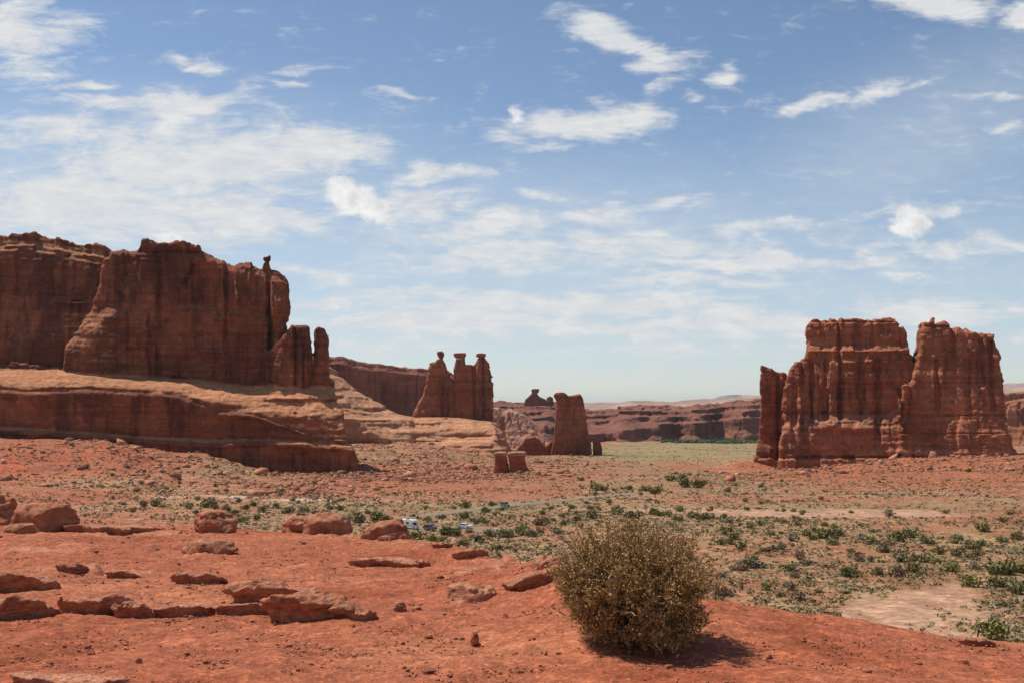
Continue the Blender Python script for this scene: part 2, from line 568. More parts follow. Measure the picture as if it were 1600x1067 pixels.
def wash_mask(PX, PY, X, Y):
    n = fbm(X / 16, Y / 26, 0 * X, 67, 4); m = fbm(X / 5, Y / 9, 0 * X, 68, 3)
    a = px_patch(PX, PY, 1395, 968, 185, 42, 0.35, n * 2.6 + m * 0.8)
    b = px_patch(PX, PY, 1490, 935, 62, 26, 0.4, n * 2.0 + m)
    c = px_patch(PX, PY, 1300, 985, 120, 22, 0.4, n * 2.0 + m)
    return np.clip(np.maximum(np.maximum(a, b), c), 0, 1) * (0.8 + 0.5 * m)


def lerp(a, b, t):
    return a * (1 - t[..., None]) + np.asarray(b) * t[..., None]


SOIL = np.array((0.36, 0.140, 0.073))


def valley_color(X, Y):
    PX = CX + F * X / Y
    PY = ground_py(PX, Y)
    w1 = fbm(X / 40, Y / 55, 0 * X, 61, 4); w2 = fbm(X / 9, Y / 12, 0 * X, 63, 4); w3 = fbm(X / 140, Y / 60, 0 * X, 65, 3)
    c = np.broadcast_to(SOIL, X.shape + (3,)).copy()
    c = lerp(c, (0.42, 0.21, 0.115), sstep(-0.1, 0.5, w1))
    c = lerp(c, (0.26, 0.19, 0.095), np.clip(0.24 + 0.7 * w3 + 0.7 * w2, 0, 0.8))
    # sandy, grass tinted flats
    g = sstep(420, 900, PX + 0.0 * PY) * sstep(772, 800, PY) * 0.75
    g = np.maximum(g, sstep(250, 400, PX) * sstep(785, 800, PY) * 0.8)
    g = np.maximum(g, 0.55 * sstep(620, 560, PX) * sstep(690, 705, PY) * sstep(230, 330, PX) * sstep(775, 740, PY))
    g = np.clip(g * (0.55 + 0.9 * w1 + 0.6 * w2), 0, 1)
    c = lerp(c, (0.30, 0.20, 0.095), g * 0.65)
    meadow = px_patch(PX, PY, 1060, 706, 190, 17, 0.5, w3 * 0.5)
    c = lerp(c, (0.30, 0.245, 0.115), meadow * (0.75 + 0.25 * np.clip(w1 * 2, -1, 1)))
    w4 = fbm(X / 90, Y / 40, 0 * X, 69, 4)
    c = lerp(c, (0.17, 0.16, 0.07), meadow * sstep(0.05, 0.4, w4) * 0.8)
    lawn = px_patch(PX, PY, 1110, 688, 90, 5.5, 0.5)
    c = lerp(c, (0.075, 0.12, 0.035), lawn)
    # red aprons
    red = np.maximum(px_patch(PX, PY, 1430, 745, 340, 20, 0.5, w3), px_patch(PX, PY, 620, 750, 260, 22, 0.6, w3))
    red = np.maximum(red, 1.3 * px_patch(PX, PY, 50, 715, 300, 40, 0.5, w1 * 0.6))
    red = np.maximum(red, px_patch(PX, PY, 90, 775, 160, 18, 0.5, w1))
    c = lerp(c, (0.37, 0.118, 0.056), red * np.clip(0.75 + 0.8 * w2 + 0.4 * w1, 0, 1))
    # pale washes
    pale = wash_mask(PX, PY, X, Y)
    pale = np.maximum(pale, px_patch(PX, PY, 1300, 801, 190, 8, 0.4, w1))
    pale = np.maximum(pale, 0.8 * px_patch(PX, PY, 1050, 795, 220, 5, 0.5, w1))
    pale = np.maximum(pale, 0.8 * px_patch(PX, PY, 780, 828, 60, 5, 0.5, w1))
    pale = np.maximum(pale, px_patch(PX, PY, 830, 874, 60, 10, 0.4, w1))
    c = lerp(c, (0.47, 0.265, 0.165), np.clip(pale, 0, 1) * (0.9 + 0.1 * w2))
    white = px_patch(PX, PY, 1575, 965, 46, 36, 0.4, w2 * 2.0 + w1) * sstep(-0.05, 0.25, w2)
    white = np.maximum(white, px_patch(PX, PY, 330, 776, 95, 2.0, 0.4, w2) * 1.0)
    white = np.maximum(white, px_patch(PX, PY, 460, 780, 60, 2.2, 0.4, w2) * 0.9)
    white = np.maximum(white, px_patch(PX, PY, 640, 781, 80, 1.5, 0.4, w2) * 0.8)
    white = np.maximum(white, 0.6 * px_patch(PX, PY, 1230, 773, 60, 1.0, 0.4, w2))
    c = lerp(c, (0.54, 0.42, 0.32), np.clip(white, 0, 1) * sstep(-0.25, 0.35, w2 + 0.6 * w1))
    c = c * (1 + 0.22 * w2)[..., None]
    return np.clip(c, 0.01, 0.8)


def grid_faces(nr, nc):
    i = np.arange(nr * nc).reshape(nr, nc)
    return np.stack([i[:-1, :-1], i[:-1, 1:], i[1:, 1:], i[1:, :-1]], -1).reshape(-1, 4)


def build_valley():
    ys = np.concatenate([[-400, -150, -40, 0, 30, 60, 90], np.exp(np.linspace(math.log(110), math.log(4200), 640)), np.exp(np.linspace(math.log(4500), math.log(45000), 30))])
    us = np.concatenate([np.linspace(-2.5, -0.62, 25)[:-1], np.linspace(-0.62, 0.62, 760), np.linspace(0.62, 2.5, 25)[1:]])
    Yg, U = np.meshgrid(ys, us, indexing='ij')
    Xg = U * np.maximum(Yg, 110)
    Z = valley_z(Xg, Yg)
    near = Yg < 110
    Z = np.where(near, np.minimum(-34.0, Z), Z)
    C = valley_color(Xg, np.maximum(Yg, 110))
    o = mesh_obj('ground', np.stack([Xg, Yg, Z], -1).reshape(-1, 3), grid_faces(len(ys), len(us)), M_VALLEY, colors=C.reshape(-1, 3))
    struct(o)
    # road
    t = np.gradient(RC, axis=0); t /= np.linalg.norm(t, axis=1)[:, None]
    n = np.stack([-t[:, 1], t[:, 0]], 1)
    rows = []
    for s in (-2.9, -1.0, 1.0, 2.9):
        p = RC + n * s
        rows.append(np.stack([p[:, 0], p[:, 1], valley_z(p[:, 0], p[:, 1]) + 0.28], -1))
    skirt = []
    for s, k in ((-4.0, 0), (4.0, 0)):
        p = RC + n * s
        skirt.append(np.stack([p[:, 0], p[:, 1], valley_z(p[:, 0], p[:, 1]) - 0.5], -1))
    R = np.stack([skirt[0]] + rows + [skirt[1]], 1)
    m, N, b = principled('road_asphalt', (0.2, 0.185, 0.155), 1.0, 0.0)
    tc = N.node('ShaderNodeTexCoord')
    N.link(N.mix(N.noise(tc.outputs['Object'], 0.6, 4), (0.20, 0.165, 0.115, 1), (0.29, 0.24, 0.165, 1)), b.inputs['Base Color'])
    struct(mesh_obj('road', R.reshape(-1, 3), grid_faces(len(RC), 6), m))


def build_hill():
    ys = np.concatenate([[-25, -12, -6, -3, -1, 0.5], np.exp(np.linspace(math.log(1.5), math.log(36), 820)), np.linspace(38, 110, 24)])
    us = np.concatenate([np.linspace(-2.2, -0.60, 20)[:-1], np.linspace(-0.60, 0.60, 760), np.linspace(0.60, 2.2, 20)[1:]])
    Yg, U = np.meshgrid(ys, us, indexing='ij')
    Xg = U * (np.maximum(Yg, 0.5) + 2.0 * (Yg < 1.0))
    Z = hill_z(Xg, Yg)
    vis = (Yg > 1.4) & (Yg < 36)
    # crusted clods and small stones
    a = fbm(Xg / 0.28, Yg / 0.28, 0 * Xg, 71, 4)
    b = vnoise(Xg / 0.075, Yg / 0.075, 0 * Xg, 77)
    slab = sstep(0.05, 0.35, fbm(Xg / 2.6, Yg / 1.5, 0 * Xg, 81, 3) + 0.15 * a) * sstep(9, 14, Yg)
    stp = Z / 0.11 + 1.2 * fbm(Xg / 2.5, Yg / 1.6, 0 * Xg, 83, 3)
    fr = stp - np.floor(stp)
    Z = Z + vis * (0.022 * a + 0.010 * b * sstep(-0.1, 0.5, a) + slab * 0.15 * (sstep(0.42, 0.58, fr) - fr))
    r4 = 1 - np.abs(fbm(Xg / 0.16, Yg / 0.16, 0 * Xg, 87, 3)) * 2.2
    Z = Z + vis * 0.014 * np.clip(r4, 0, 1) * sstep(-0.3, 0.3, a) * np.clip(Yg / 9, 0.7, 2.2)
    w = fbm(Xg / 1.4, Yg / 1.4, 0 * Xg, 85, 4)
    c = np.broadcast_to(np.array((0.40, 0.122, 0.058)), Xg.shape + (3,)).copy()
    c = lerp(c, (0.45, 0.155, 0.074), sstep(-0.05, 0.45, w))
    c = lerp(c, (0.50, 0.205, 0.11), 0.85 * slab * sstep(0.0, 0.5, w + 0.6 * fr))
    c = lerp(c, (0.31, 0.078, 0.032), sstep(0.15, 0.6, -w) * 0.8)
    c = c * (1 + 0.18 * a + 0.10 * b)[..., None]
    o = mesh_obj('red_dirt_slope', np.stack([Xg, Yg, Z], -1).reshape(-1, 3), grid_faces(len(ys), len(us)), M_DIRT, colors=np.clip(c, 0.01, 0.8).reshape(-1, 3))
    struct(o)


build_valley()
build_hill()


# ---------------------------------------------------------------- rock formations as signed distance fields
class Frame:
    def __init__(self, pa, Ya, pb, Yb, dpx=None):
        self.A = np.array([(pa - CX) / F * Ya, Ya]); B = np.array([(pb - CX) / F * Yb, Yb])
        self.t = (B - self.A) / np.linalg.norm(B - self.A)
        n = np.array([self.t[1], -self.t[0]])
        if n @ (-self.A) < 0:
            n = -n
        self.n = n
        # depth runs back along a view ray, d, not exactly square to the face
        d = np.array([((dpx if dpx is not None else (pa + pb) / 2) - CX) / F, 1.0])
        self.d = d / np.linalg.norm(d)

    def to_uz(self, px, py, w0=0.0):
        r = np.array([(px - CX) / F, 1.0])
        base = self.A + w0 * self.d
        s = (base @ self.n) / (r @ self.n)
        return ((r * s - base) @ self.t, -(py - HOR) / F * s)

    def to_px(self, u, z, w=0.0):
        X = self.A[0] + u * self.t[0] + w * self.d[0]
        Y = self.A[1] + u * self.t[1] + w * self.d[1]
        return CX + F * X / Y, HOR - F * z / Y

    def world(self, v):
        X = self.A[0] + v[:, 0] * self.t[0] + v[:, 1] * self.d[0]
        Y = self.A[1] + v[:, 0] * self.t[1] + v[:, 1] * self.d[1]
        return np.stack([X, Y, v[:, 2]], 1)


def P(*xy):
    return list(zip(xy[0::2], xy[1::2]))


def formation(name, fr, pieces, h, noise, color, mat, parent=None, seed=0, union_k=2.0):
    """pieces: dicts poly (photo px), w0 (depth of front plane), back (depth of rear), k (edge rounding), relief(PX,PY)->metres forward"""
    us = []; zs = []
    for p in pieces:
        q = [fr.to_uz(a, b, p.get('w0', 0)) for a, b in p['poly']]
        p['uz'] = q
        us += [a for a, b in q]; zs += [b for a, b in q]
    pad = 4 * h + noise.get('pad', 5)
    u0, u1 = min(us) - pad, max(us) + pad; z0, z1 = min(zs) - pad, max(zs) + pad
    U, Z = np.meshgrid(np.arange(u0, u1, h), np.arange(z0, z1, h), indexing='ij')
    PX, PY = fr.to_px(U, Z)
    wf = 0; wb = 0
    for p in pieces:
        rel = p.get('relief')
        p['R'] = (rel(PX, PY) if rel else np.zeros_like(U)).astype(np.float32)
        wf = min(wf, p.get('w0', 0) - p['R'].max()); wb = max(wb, p.get('w0', 0) + p['back'])
    W = np.arange(wf - pad, wb + pad, h).astype(np.float32)
    d = None
    for p in pieces:
        d2 = poly_sdf(p['uz'], U, Z)
        gu, gz = np.gradient(p['R'], h)
        sl = np.sqrt(1 + np.minimum(gu ** 2 + gz ** 2, 9)).astype(np.float32)
        w0 = p.get('w0', 0)
        front = (w0 - p['R'])[:, None, :] - W[None, :, None]
        front = front / sl[:, None, :]
        bk = W[None, :, None] - np.float32(w0 + p['back'])
        k = p.get('k', 5.0)
        q = smax(smax(d2[:, None, :], front, k), bk, k)
        d = q if d is None else smin(d, q, union_k)
    band = np.abs(d) < noise.get('pad', 5) + 2 * h
    ii = np.argwhere(band)
    u = (u0 + ii[:, 0] * h).astype(np.float32); w = W[ii[:, 1]]; z = (z0 + ii[:, 2] * h).astype(np.float32)
    S = noise.get('scale', 1.0)
    warp = 2.5 * S * fbm(u / (30 * S), w / (30 * S), z / (30 * S), seed + 1, 3)
    dip = noise.get('dip', 0.0)
    zz = z + warp + dip * u
    mk = noise['mask'](*fr.to_px(u, z, w)).astype(np.float32) if 'mask' in noise else np.float32(1)
    disp = noise.get('big', 2.0) * fbm(u / (16 * S), w / (16 * S), z / (40 * S), seed + 2, 3)
    disp += mk * noise.get('flute', 1.4) * fbm((u + 0.3 * warp) / (4.2 * S), w / (4.2 * S), z / (38 * S), seed + 3, 3)
    cr = np.abs(fbm((u + warp) / (13 * S), w / (13 * S), z / (130 * S), seed + 4, 2))
    blk = noise.get('block', 0.0)
    if blk:
        bu = noise.get('bu', 9.0) * S; bz = noise.get('bz', 26.0) * S
        uu = u + 0.8 * warp + 3 * vnoise(u / 20, z / 25, 0 * u, seed + 21)
        disp += mk * blk * bnoise(uu / bu, zz / bz, seed + 22) + mk * 0.55 * blk * bnoise(uu / (0.43 * bu) + 7, zz / (0.37 * bz), seed + 23)
    disp += mk * noise.get('crack', 2.2) * np.clip(1 - cr / 0.07, 0, 1)
    st = fbm(zz / (6.0 * S), 0.05 * u / S / 6, 0.05 * w / S / 6, seed + 5, 3)
    st = 0.5 * st + 0.5 * np.tanh(st * 7) * 0.35
    disp += noise.get('strata', 1.0) * st
    disp += noise.get('fine', 0.5) * fbm(u / (3.0 * S), w / (3.0 * S), z / (2.4 * S), seed + 6, 3)
    d[ii[:, 0], ii[:, 1], ii[:, 2]] += disp.astype(np.float32)
    v, f = surface_nets(d, (u0, W[0], z0), h)
    fn = np.cross(v[f[:, 2]] - v[f[:, 0]], v[f[:, 3]] - v[f[:, 1]])
    nz_ = np.zeros(len(v)); nn = np.zeros((len(v), 3))
    for q in range(3):
        for c_ in range(4):
            nn[:, q] += np.bincount(f[:, c_], fn[:, q], len(v))
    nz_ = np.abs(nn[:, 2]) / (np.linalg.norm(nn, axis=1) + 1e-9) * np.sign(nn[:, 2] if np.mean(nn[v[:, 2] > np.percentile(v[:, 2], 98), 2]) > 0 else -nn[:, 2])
    C = color(fr, v, seed, nz_)
    return mesh_obj(name, fr.world(v), f, mat, parent, colors=C)


def rock_color(base=(0.25, 0.079, 0.040), light=(0.35, 0.128, 0.066), dark=(0.095, 0.038, 0.027), pale=None, S=1.0, streak=0.8):
    def fn(fr, v, seed, nz):
        u, w, z = v[:, 0], v[:, 1], v[:, 2]
        wp = 2 * fbm(u / (30 * S), w / (30 * S), z / (30 * S), seed + 11, 3)
        st = fbm((z + wp) / (4.5 * S), u / (300 * S), w / (300 * S), seed + 12, 4)
        bl = fbm(u / (25 * S), w / (25 * S), z / (25 * S), seed + 13, 4)
        sk = fbm((u + 0.2 * wp) / (2.6 * S), w / (2.6 * S), z / (55 * S), seed + 14, 3)
        st2 = fbm((z + wp) / (1.5 * S), u / (45 * S), w / (45 * S), seed + 16, 2)
        sk2 = fbm(u / (14 * S), w / (14 * S), z / (60 * S), seed + 15, 3)
        c = np.broadcast_to(np.asarray(base), (len(v), 3)).copy()
        c = lerp(c, light, np.clip(0.5 + 1.1 * st + 1.3 * bl, 0, 1))
        c = lerp(c, dark, streak * np.clip(sstep(0.0, 0.42, sk * 0.5 + sk2 * 1.1), 0, 1))
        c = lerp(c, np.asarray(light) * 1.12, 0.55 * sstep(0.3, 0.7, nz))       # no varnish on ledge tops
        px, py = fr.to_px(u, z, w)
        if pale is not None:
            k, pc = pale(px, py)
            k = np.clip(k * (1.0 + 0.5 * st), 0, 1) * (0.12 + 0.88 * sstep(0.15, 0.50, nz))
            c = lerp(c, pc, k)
        return np.clip(c * (1 + 0.14 * bl + 0.26 * st2)[:, None], 0.01, 0.8)
    return fn


def I(x, xs, ys):
    return np.interp(x, xs, ys)


def gauss(PX, PY, x, y, sx, sy):
    return np.exp(-((PX - x) / sx) ** 2 - ((PY - y) / sy) ** 2)


def build_left_mesa():
    fr = Frame(0, 865, 540, 842, 455)
    BX = [-140, 0, 60, 100, 200, 300, 390, 430, 460, 520]; BASE = [573, 574, 577, 576, 586, 592, 603, 596, 592, 592]
    LX = [-140, 0, 60, 100, 150, 250, 290, 330, 360, 400, 450, 480, 520, 540]; LIP = [604, 604, 611, 608, 607, 612, 616, 632, 640, 646, 664, 676, 684, 684]
    QX = [-140, 0, 100, 200, 330, 420, 530, 560]; LOW = [662, 664, 670, 677, 685, 682, 690, 692]

    def topsteps(PX, PY):
        t = I(PX, [-140, 0, 45, 100, 165, 230], [372, 362, 362, 372, 385, 398])
        return I(PY - t, [0, 11, 15, 20, 25, 30, 36], [-13, -12, -7, -6.5, -2.0, -1.5, 0]) + 14 * sstep(400, 575, PY) + 5 * gauss(PX, PY, 105, 470, 22, 2.5)

    def center(PX, PY):
        r = 9 * sstep(470, 560, PY) * sstep(205, 170, PX)
        r += 7 * gauss(PX, PY, 178, 495, 20, 14) + 5 * gauss(PX, PY, 150, 520, 16, 22)
        r -= 4.0 * np.exp(-((PX - 243 - (PY - 400) * 0.02) / 6) ** 2) * sstep(560, 480, PY)
        r -= 6.0 * np.exp(-((PX - 352) / 2.6) ** 2) * sstep(560, 520, PY)
        r -= 5.0 * np.exp(-((PX - 200) / 7) ** 2) * sstep(450, 420, PY)
        r += 3 * gauss(PX, PY, 370, 470, 7, 40) - 3 * gauss(PX, PY, 330, 500, 14, 60) + 3 * gauss(PX, PY, 285, 480, 18, 60)
        r -= 9 * np.exp(-((PX - 421) / 3.0) ** 2)
        r += 5 * gauss(PX, PY, 432, 480, 7, 14) + 5 * gauss(PX, PY, 434, 540, 8, 40)
        t = I(PX, [178, 222, 240, 310, 355, 405, 447], [383, 382, 388, 390, 406, 413, 440])
        r += I(PY - t, [0, 6, 14], [-7, -3, 0])
        for x, a in ((243, -3.5), (292, 2.5), (318, 2.0), (353, -3.0), (388, 2.5)):
            r += a * sstep(-1.2, 1.2, PX - x - 3 * fbm(PY / 30, x + 0 * PY, 0 * PY, 137, 2)) * sstep(398, 404, PY)
        r += 5.0 * sstep(2.2, 0, np.abs(PX - 283 - (445 - PY) * 0.5)) * sstep(408, 412, PY) * sstep(446, 440, PY)
        r -= 4.0 * gauss(PX, PY, 262, 425, 16, 30) + 3.0 * gauss(PX, PY, 320, 440, 16, 26)
        for x0, y0, x1, y1, wd, am in ((178, 452, 195, 470, 3, 4), (300, 470, 318, 462, 2.5, 4), (335, 500, 372, 492, 2.5, 3), (222, 520, 260, 500, 3, 3.5), (366, 440, 372, 470, 3, 4), (200, 545, 240, 538, 2.5, 3), (300, 545, 345, 552, 2.5, 3)):
            tt = np.clip(((PX - x0) * (x1 - x0) + (PY - y0) * (y1 - y0)) / ((x1 - x0) ** 2 + (y1 - y0) ** 2), 0, 1)
            r += am * sstep(wd, 0, np.hypot(PX - x0 - tt * (x1 - x0), PY - y0 - tt * (y1 - y0)))
        r += 3.5 * sstep(1.5, -1.5, PX - 232 - 6 * fbm(PY / 18, 0 * PY, 0 * PY, 139, 3)) * sstep(480, 500, PY) * sstep(195, 205, PX)
        return r - 9 * sstep(595, 385, PY)

    def bench(PX, PY):
        b = I(PX, BX, BASE); l = I(PX, LX, LIP); q = I(PX, QX, LOW)
        wv = PY + 0.03 * PX + 5 * fbm(PX / 60, PY / 30, 0 * PX, 131, 3)
        ripple = 1.1 * vnoise(wv / 4.0, PX / 160, 0 * PX, 133)
        t = np.clip((PY - b) / (l - b), -1, 1)
        r = np.where(PY < l, np.where(t < 0, 0, 40 * np.sin(np.clip(t, 0, 1) * 1.5708) ** 1.05 + ripple * np.clip(t * 2, 0, 1)), 0)
        t2 = np.clip((PY - l) / (q - l), 0, 1)
        wall = 40 + 3 * sstep(0, 0.12, t2) - 2.5 * sstep(0.15, 0.4, t2) - 2.0 * sstep(0.8, 1.0, t2)
        r = np.where(PY >= l, wall, r)
        t3 = PY - q
        r = np.where(t3 > 0, I(t3, [0, 5, 8, 14, 60], [38.5, 47, 49, 46, 46]), r)
        r += (3.5 * fbm(PX / 16, PY / 9, 0 * PX, 135, 3) * sstep(420, 470, PX) + 5 * gauss(PX, PY, 450, 622, 50, 4) + 4 * gauss(PX, PY, 490, 650, 22, 6)) * sstep(0, -4, t3) * sstep(0.05, 0.3, t)
        r -= 5 * gauss(PX, PY, 350, 640, 26, 6)
        return r
    pieces = [
        dict(poly=P(-140, 372, -100, 368, -40, 364, 0, 362, 20, 363, 45, 362, 75, 366, 100, 372, 140, 379, 165, 385, 200, 391, 230, 396, 230, 620, -140, 620), w0=24, back=90, k=3.0, relief=topsteps),
        dict(poly=P(98, 620, 98, 577, 103, 545, 112, 530, 120, 512, 131, 492, 140, 470, 147, 452, 151, 425, 155, 412, 165, 397, 172, 384, 180, 383, 205, 386, 220, 381, 260, 382, 310, 388, 330, 395, 355, 406, 400, 411, 416, 417, 422, 413, 432, 421, 437, 428, 446, 436, 448, 455, 447, 520, 449, 620), w0=0, back=60, k=5.5, relief=center),
        dict(poly=P(214, 392, 219, 378, 223, 372, 238, 373, 248, 378, 262, 377, 275, 374, 297, 377, 311, 385, 311, 393), w0=10, back=40, k=2.5),
        dict(poly=P(408, 418, 410, 410, 413, 408, 412.5, 405, 409.5, 402, 410.5, 399.5, 419.5, 399.5, 420.5, 402, 417.5, 406, 418.5, 409, 428, 442, 400, 442), w0=15, back=16, k=1.5),
        dict(poly=P(425, 612, 432, 565, 440, 528, 447, 519, 455, 511, 465, 508, 479, 508, 483.5, 512, 485.5, 530, 486, 650, 425, 650), w0=-9, back=30, k=4, relief=lambda X, Y: 3 * sstep(540, 600, Y) - 3 * np.exp(-((X - 462) / 3.) ** 2) - 3 * np.exp(-((X - 474) / 2.) ** 2) * sstep(520, 540, Y)),
        dict(poly=P(493.5, 612, 493, 560, 492.5, 516, 494.5, 510.5, 499, 508.5, 506, 513, 511, 523, 512.5, 560, 514, 590, 521, 650, 493, 650), w0=-5, back=18, k=2),
        dict(poly=P(466, 655, 470, 592, 484, 584, 494, 582, 508, 586, 522, 596, 524, 655), w0=-7, back=30, k=3),
        dict(poly=P(385, 615, 396, 588, 405, 567, 418, 552, 428, 540, 438, 536, 450, 560, 458, 615), w0=-6, back=24, k=4),
        dict(poly=P(-140, 568, 0, 569, 98, 571, 200, 580, 300, 586, 390, 597, 420, 590, 460, 587, 516, 588, 521, 600, 525, 628, 534, 640, 536, 670, 540, 690, 548, 697, 556, 712, 561, 760, 561, 800, -140, 800), w0=0, back=75, k=4.0, relief=bench),
    ]

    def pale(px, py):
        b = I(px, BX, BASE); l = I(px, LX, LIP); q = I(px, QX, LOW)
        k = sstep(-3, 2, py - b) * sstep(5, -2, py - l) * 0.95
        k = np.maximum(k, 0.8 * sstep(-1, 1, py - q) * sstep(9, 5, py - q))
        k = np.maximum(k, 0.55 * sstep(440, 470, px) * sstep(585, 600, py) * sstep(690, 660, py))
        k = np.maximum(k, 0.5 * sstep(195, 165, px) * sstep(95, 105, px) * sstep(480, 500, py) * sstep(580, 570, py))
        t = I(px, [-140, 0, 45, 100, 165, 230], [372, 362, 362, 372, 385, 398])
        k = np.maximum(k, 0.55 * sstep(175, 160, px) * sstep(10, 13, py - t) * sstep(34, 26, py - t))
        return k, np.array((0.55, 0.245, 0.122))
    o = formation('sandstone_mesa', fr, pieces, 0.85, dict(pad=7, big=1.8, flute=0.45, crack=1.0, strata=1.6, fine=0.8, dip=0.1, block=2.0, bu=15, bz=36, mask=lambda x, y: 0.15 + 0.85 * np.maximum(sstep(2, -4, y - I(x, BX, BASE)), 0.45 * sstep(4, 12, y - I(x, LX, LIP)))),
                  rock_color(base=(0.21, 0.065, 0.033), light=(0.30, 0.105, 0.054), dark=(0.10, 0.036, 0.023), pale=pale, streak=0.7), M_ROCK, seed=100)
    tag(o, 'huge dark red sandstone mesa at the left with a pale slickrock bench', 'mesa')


def build_right_butte():
    fr = Frame(1200, 1024, 1590, 975, 1225)

    def left(PX, PY):
        r = I(PY, [490, 538, 546, 552, 640, 652, 668, 680, 712, 716, 742], [-17, -14, -6, -5, 2, 5, 13, 16, 20, 24, 25])
        r += 7 * sstep(1262, 1235, PX) * sstep(560, 600, PY)
        for x, s, a, y0, y1 in ((1312, 3, 7, 490, 660), (1290, 5, 5, 560, 650), (1268, 3, 5, 560, 660), (1253, 3, 4, 570, 680), (1345, 6, 4, 560, 650), (1372, 5, 6, 560, 690), (1240, 3, 3, 600, 690)):
            r -= a * np.exp(-((PX - x) / s) ** 2) * sstep(y0 - 5, y0 + 5, PY) * sstep(y1 + 8, y1 - 8, PY)
        r += 6 * gauss(PX, PY, 1296, 625, 7, 36) + 5 * gauss(PX, PY, 1322, 615, 8, 40) + 5 * gauss(PX, PY, 1250, 640, 6, 40)
        r -= 3.0 * np.exp(-((PY - 501 - 0.01 * (PX - 1300)) / 1.5) ** 2) + 2.5 * np.exp(-((PY - 645) / 1.4) ** 2) * sstep(1400, 1380, PX) + 3 * np.exp(-((PY - 712.5) / 1.3) ** 2)
        r += 2.5 * np.exp(-((PY - 548) / 2.0) ** 2) + 2 * np.exp(-((PY - 566) / 3.0) ** 2) * sstep(1300, 1330, PX)
        r += 7 * gauss(PX, PY, 1300, 662, 32, 10) + 5 * gauss(PX, PY, 1345, 668, 20, 8)
        return r

    def right(PX, PY):
        r = I(PY, [490, 515, 640, 650, 653, 676, 679, 710, 716, 742], [-18, -13, 0, 2, 1, 7, 8, 13, 18, 19])
        for x, s, a, y0, y1 in ((1489, 3, 5, 500, 560), (1463, 4, 4, 560, 645), (1532, 5, 5, 520, 600), (1548, 3, 4, 530, 640), (1510, 4, 3, 560, 640)):
            r -= a * np.exp(-((PX - x) / s) ** 2) * sstep(y0 - 5, y0 + 5, PY) * sstep(y1 + 8, y1 - 8, PY)
        r -= 2.5 * np.exp(-((PY - 648.5) / 1.4) ** 2) + 3 * np.exp(-((PY - 712.5) / 1.3) ** 2) + 1.5 * np.exp(-((PY - 676) / 1.2) ** 2) + 3 * np.exp(-((PY - 510) / 1.6) ** 2) * sstep(1490, 1480, PX)
        r += 5 * gauss(PX, PY, 1425, 620, 9, 36)
        return r
    pieces = [
        dict(poly=P(1206, 760, 1213, 715, 1217, 690, 1222, 660, 1225, 620, 1226, 597, 1233, 578, 1245, 565, 1258, 556, 1262, 545, 1264, 533, 1263, 518, 1266, 499, 1269, 496, 1280, 494, 1307, 495, 1310, 499, 1313, 499, 1316, 495, 1330, 494, 1350, 494, 1362, 496, 1372, 493, 1395, 494, 1400, 497, 1402, 507, 1404, 513, 1414, 513, 1416, 519, 1416, 530, 1422, 534, 1425, 545, 1426, 562, 1436, 600, 1445, 760), w0=0, back=60, k=3.5, relief=left),
        dict(poly=P(1396, 760, 1403, 700, 1410, 660, 1416, 615, 1427, 588, 1435, 557, 1443, 522, 1445, 510, 1448, 504, 1450, 501, 1468, 502, 1487, 503, 1489, 509, 1494, 510, 1505, 509, 1514, 513, 1522, 520, 1532, 521, 1538, 518, 1545, 521, 1552, 517, 1561, 519, 1562, 530, 1567, 545, 1571, 580, 1574, 620, 1576, 660, 1580, 690, 1589, 716, 1592, 760), w0=-12, back=62, k=3.5, relief=right),
        dict(poly=P(1410, 680, 1408, 620, 1411, 603, 1417, 600, 1422, 606, 1424, 650, 1426, 680), w0=-18, back=20, k=4),
        dict(poly=P(1452, 506, 1454, 499, 1453, 496, 1455, 493.5, 1459, 493.5, 1461, 497, 1460, 500, 1463, 506), w0=-4, back=6, k=1.5),
    ]

    def pale(px, py):
        k = 0.65 * sstep(640, 655, py) * sstep(690, 668, py) * sstep(1415, 1380, px)
        k = np.maximum(k, 0.7 * np.exp(-((py - 714) / 2.0) ** 2))
        k = np.maximum(k, 0.35 * sstep(680, 690, py))
        return k, np.array((0.44, 0.20, 0.115))
    o = formation('sandstone_butte', fr, pieces, 0.75, dict(pad=8, big=2.2, flute=0.8, crack=1.2, strata=2.1, fine=0.9, block=1.7, bu=10, bz=30),
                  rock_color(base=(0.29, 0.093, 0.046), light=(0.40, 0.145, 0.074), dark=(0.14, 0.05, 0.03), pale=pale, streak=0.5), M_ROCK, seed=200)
    tag(o, 'massive red sandstone butte at the right split by a notch into two towers', 'butte')
    fr2 = Frame(1180, 1045, 1230, 1045)
    pieces = [
        dict(poly=P(1178, 730, 1181, 705, 1185, 680, 1187, 640, 1187.5, 600, 1189, 590, 1188, 576, 1192, 576, 1204, 577, 1213, 582, 1225, 581, 1228, 584, 1232, 730), w0=0, back=34, k=2.5,
             relief=lambda X, Y: 3 * sstep(690, 712, Y) - 4 * np.exp(-((X - 1216) / 2.5) ** 2) + 5 * gauss(X, Y, 1202, 702, 12, 12)),
        dict(poly=P(1187.5, 578, 1187.5, 572, 1190, 569, 1196, 571, 1203, 575, 1203, 578), w0=1, back=14, k=1.5),
        dict(poly=P(1184, 765, 1184, 718, 1190, 715, 1200, 715, 1207, 718, 1213, 722, 1214, 765), w0=-14, back=34, k=2.5),
    ]
    o = formation('sandstone_slab', fr2, pieces, 0.9, dict(pad=5, big=1.0, flute=0.5, crack=0.8, strata=0.9, fine=0.5, block=1.2, bu=9, bz=20),
                  rock_color(base=(0.28, 0.092, 0.047), dark=(0.15, 0.055, 0.035), streak=0.6), M_ROCK, seed=230)
    tag(o, 'narrow upright red rock slab standing just left of the two-tower butte', 'rock slab')


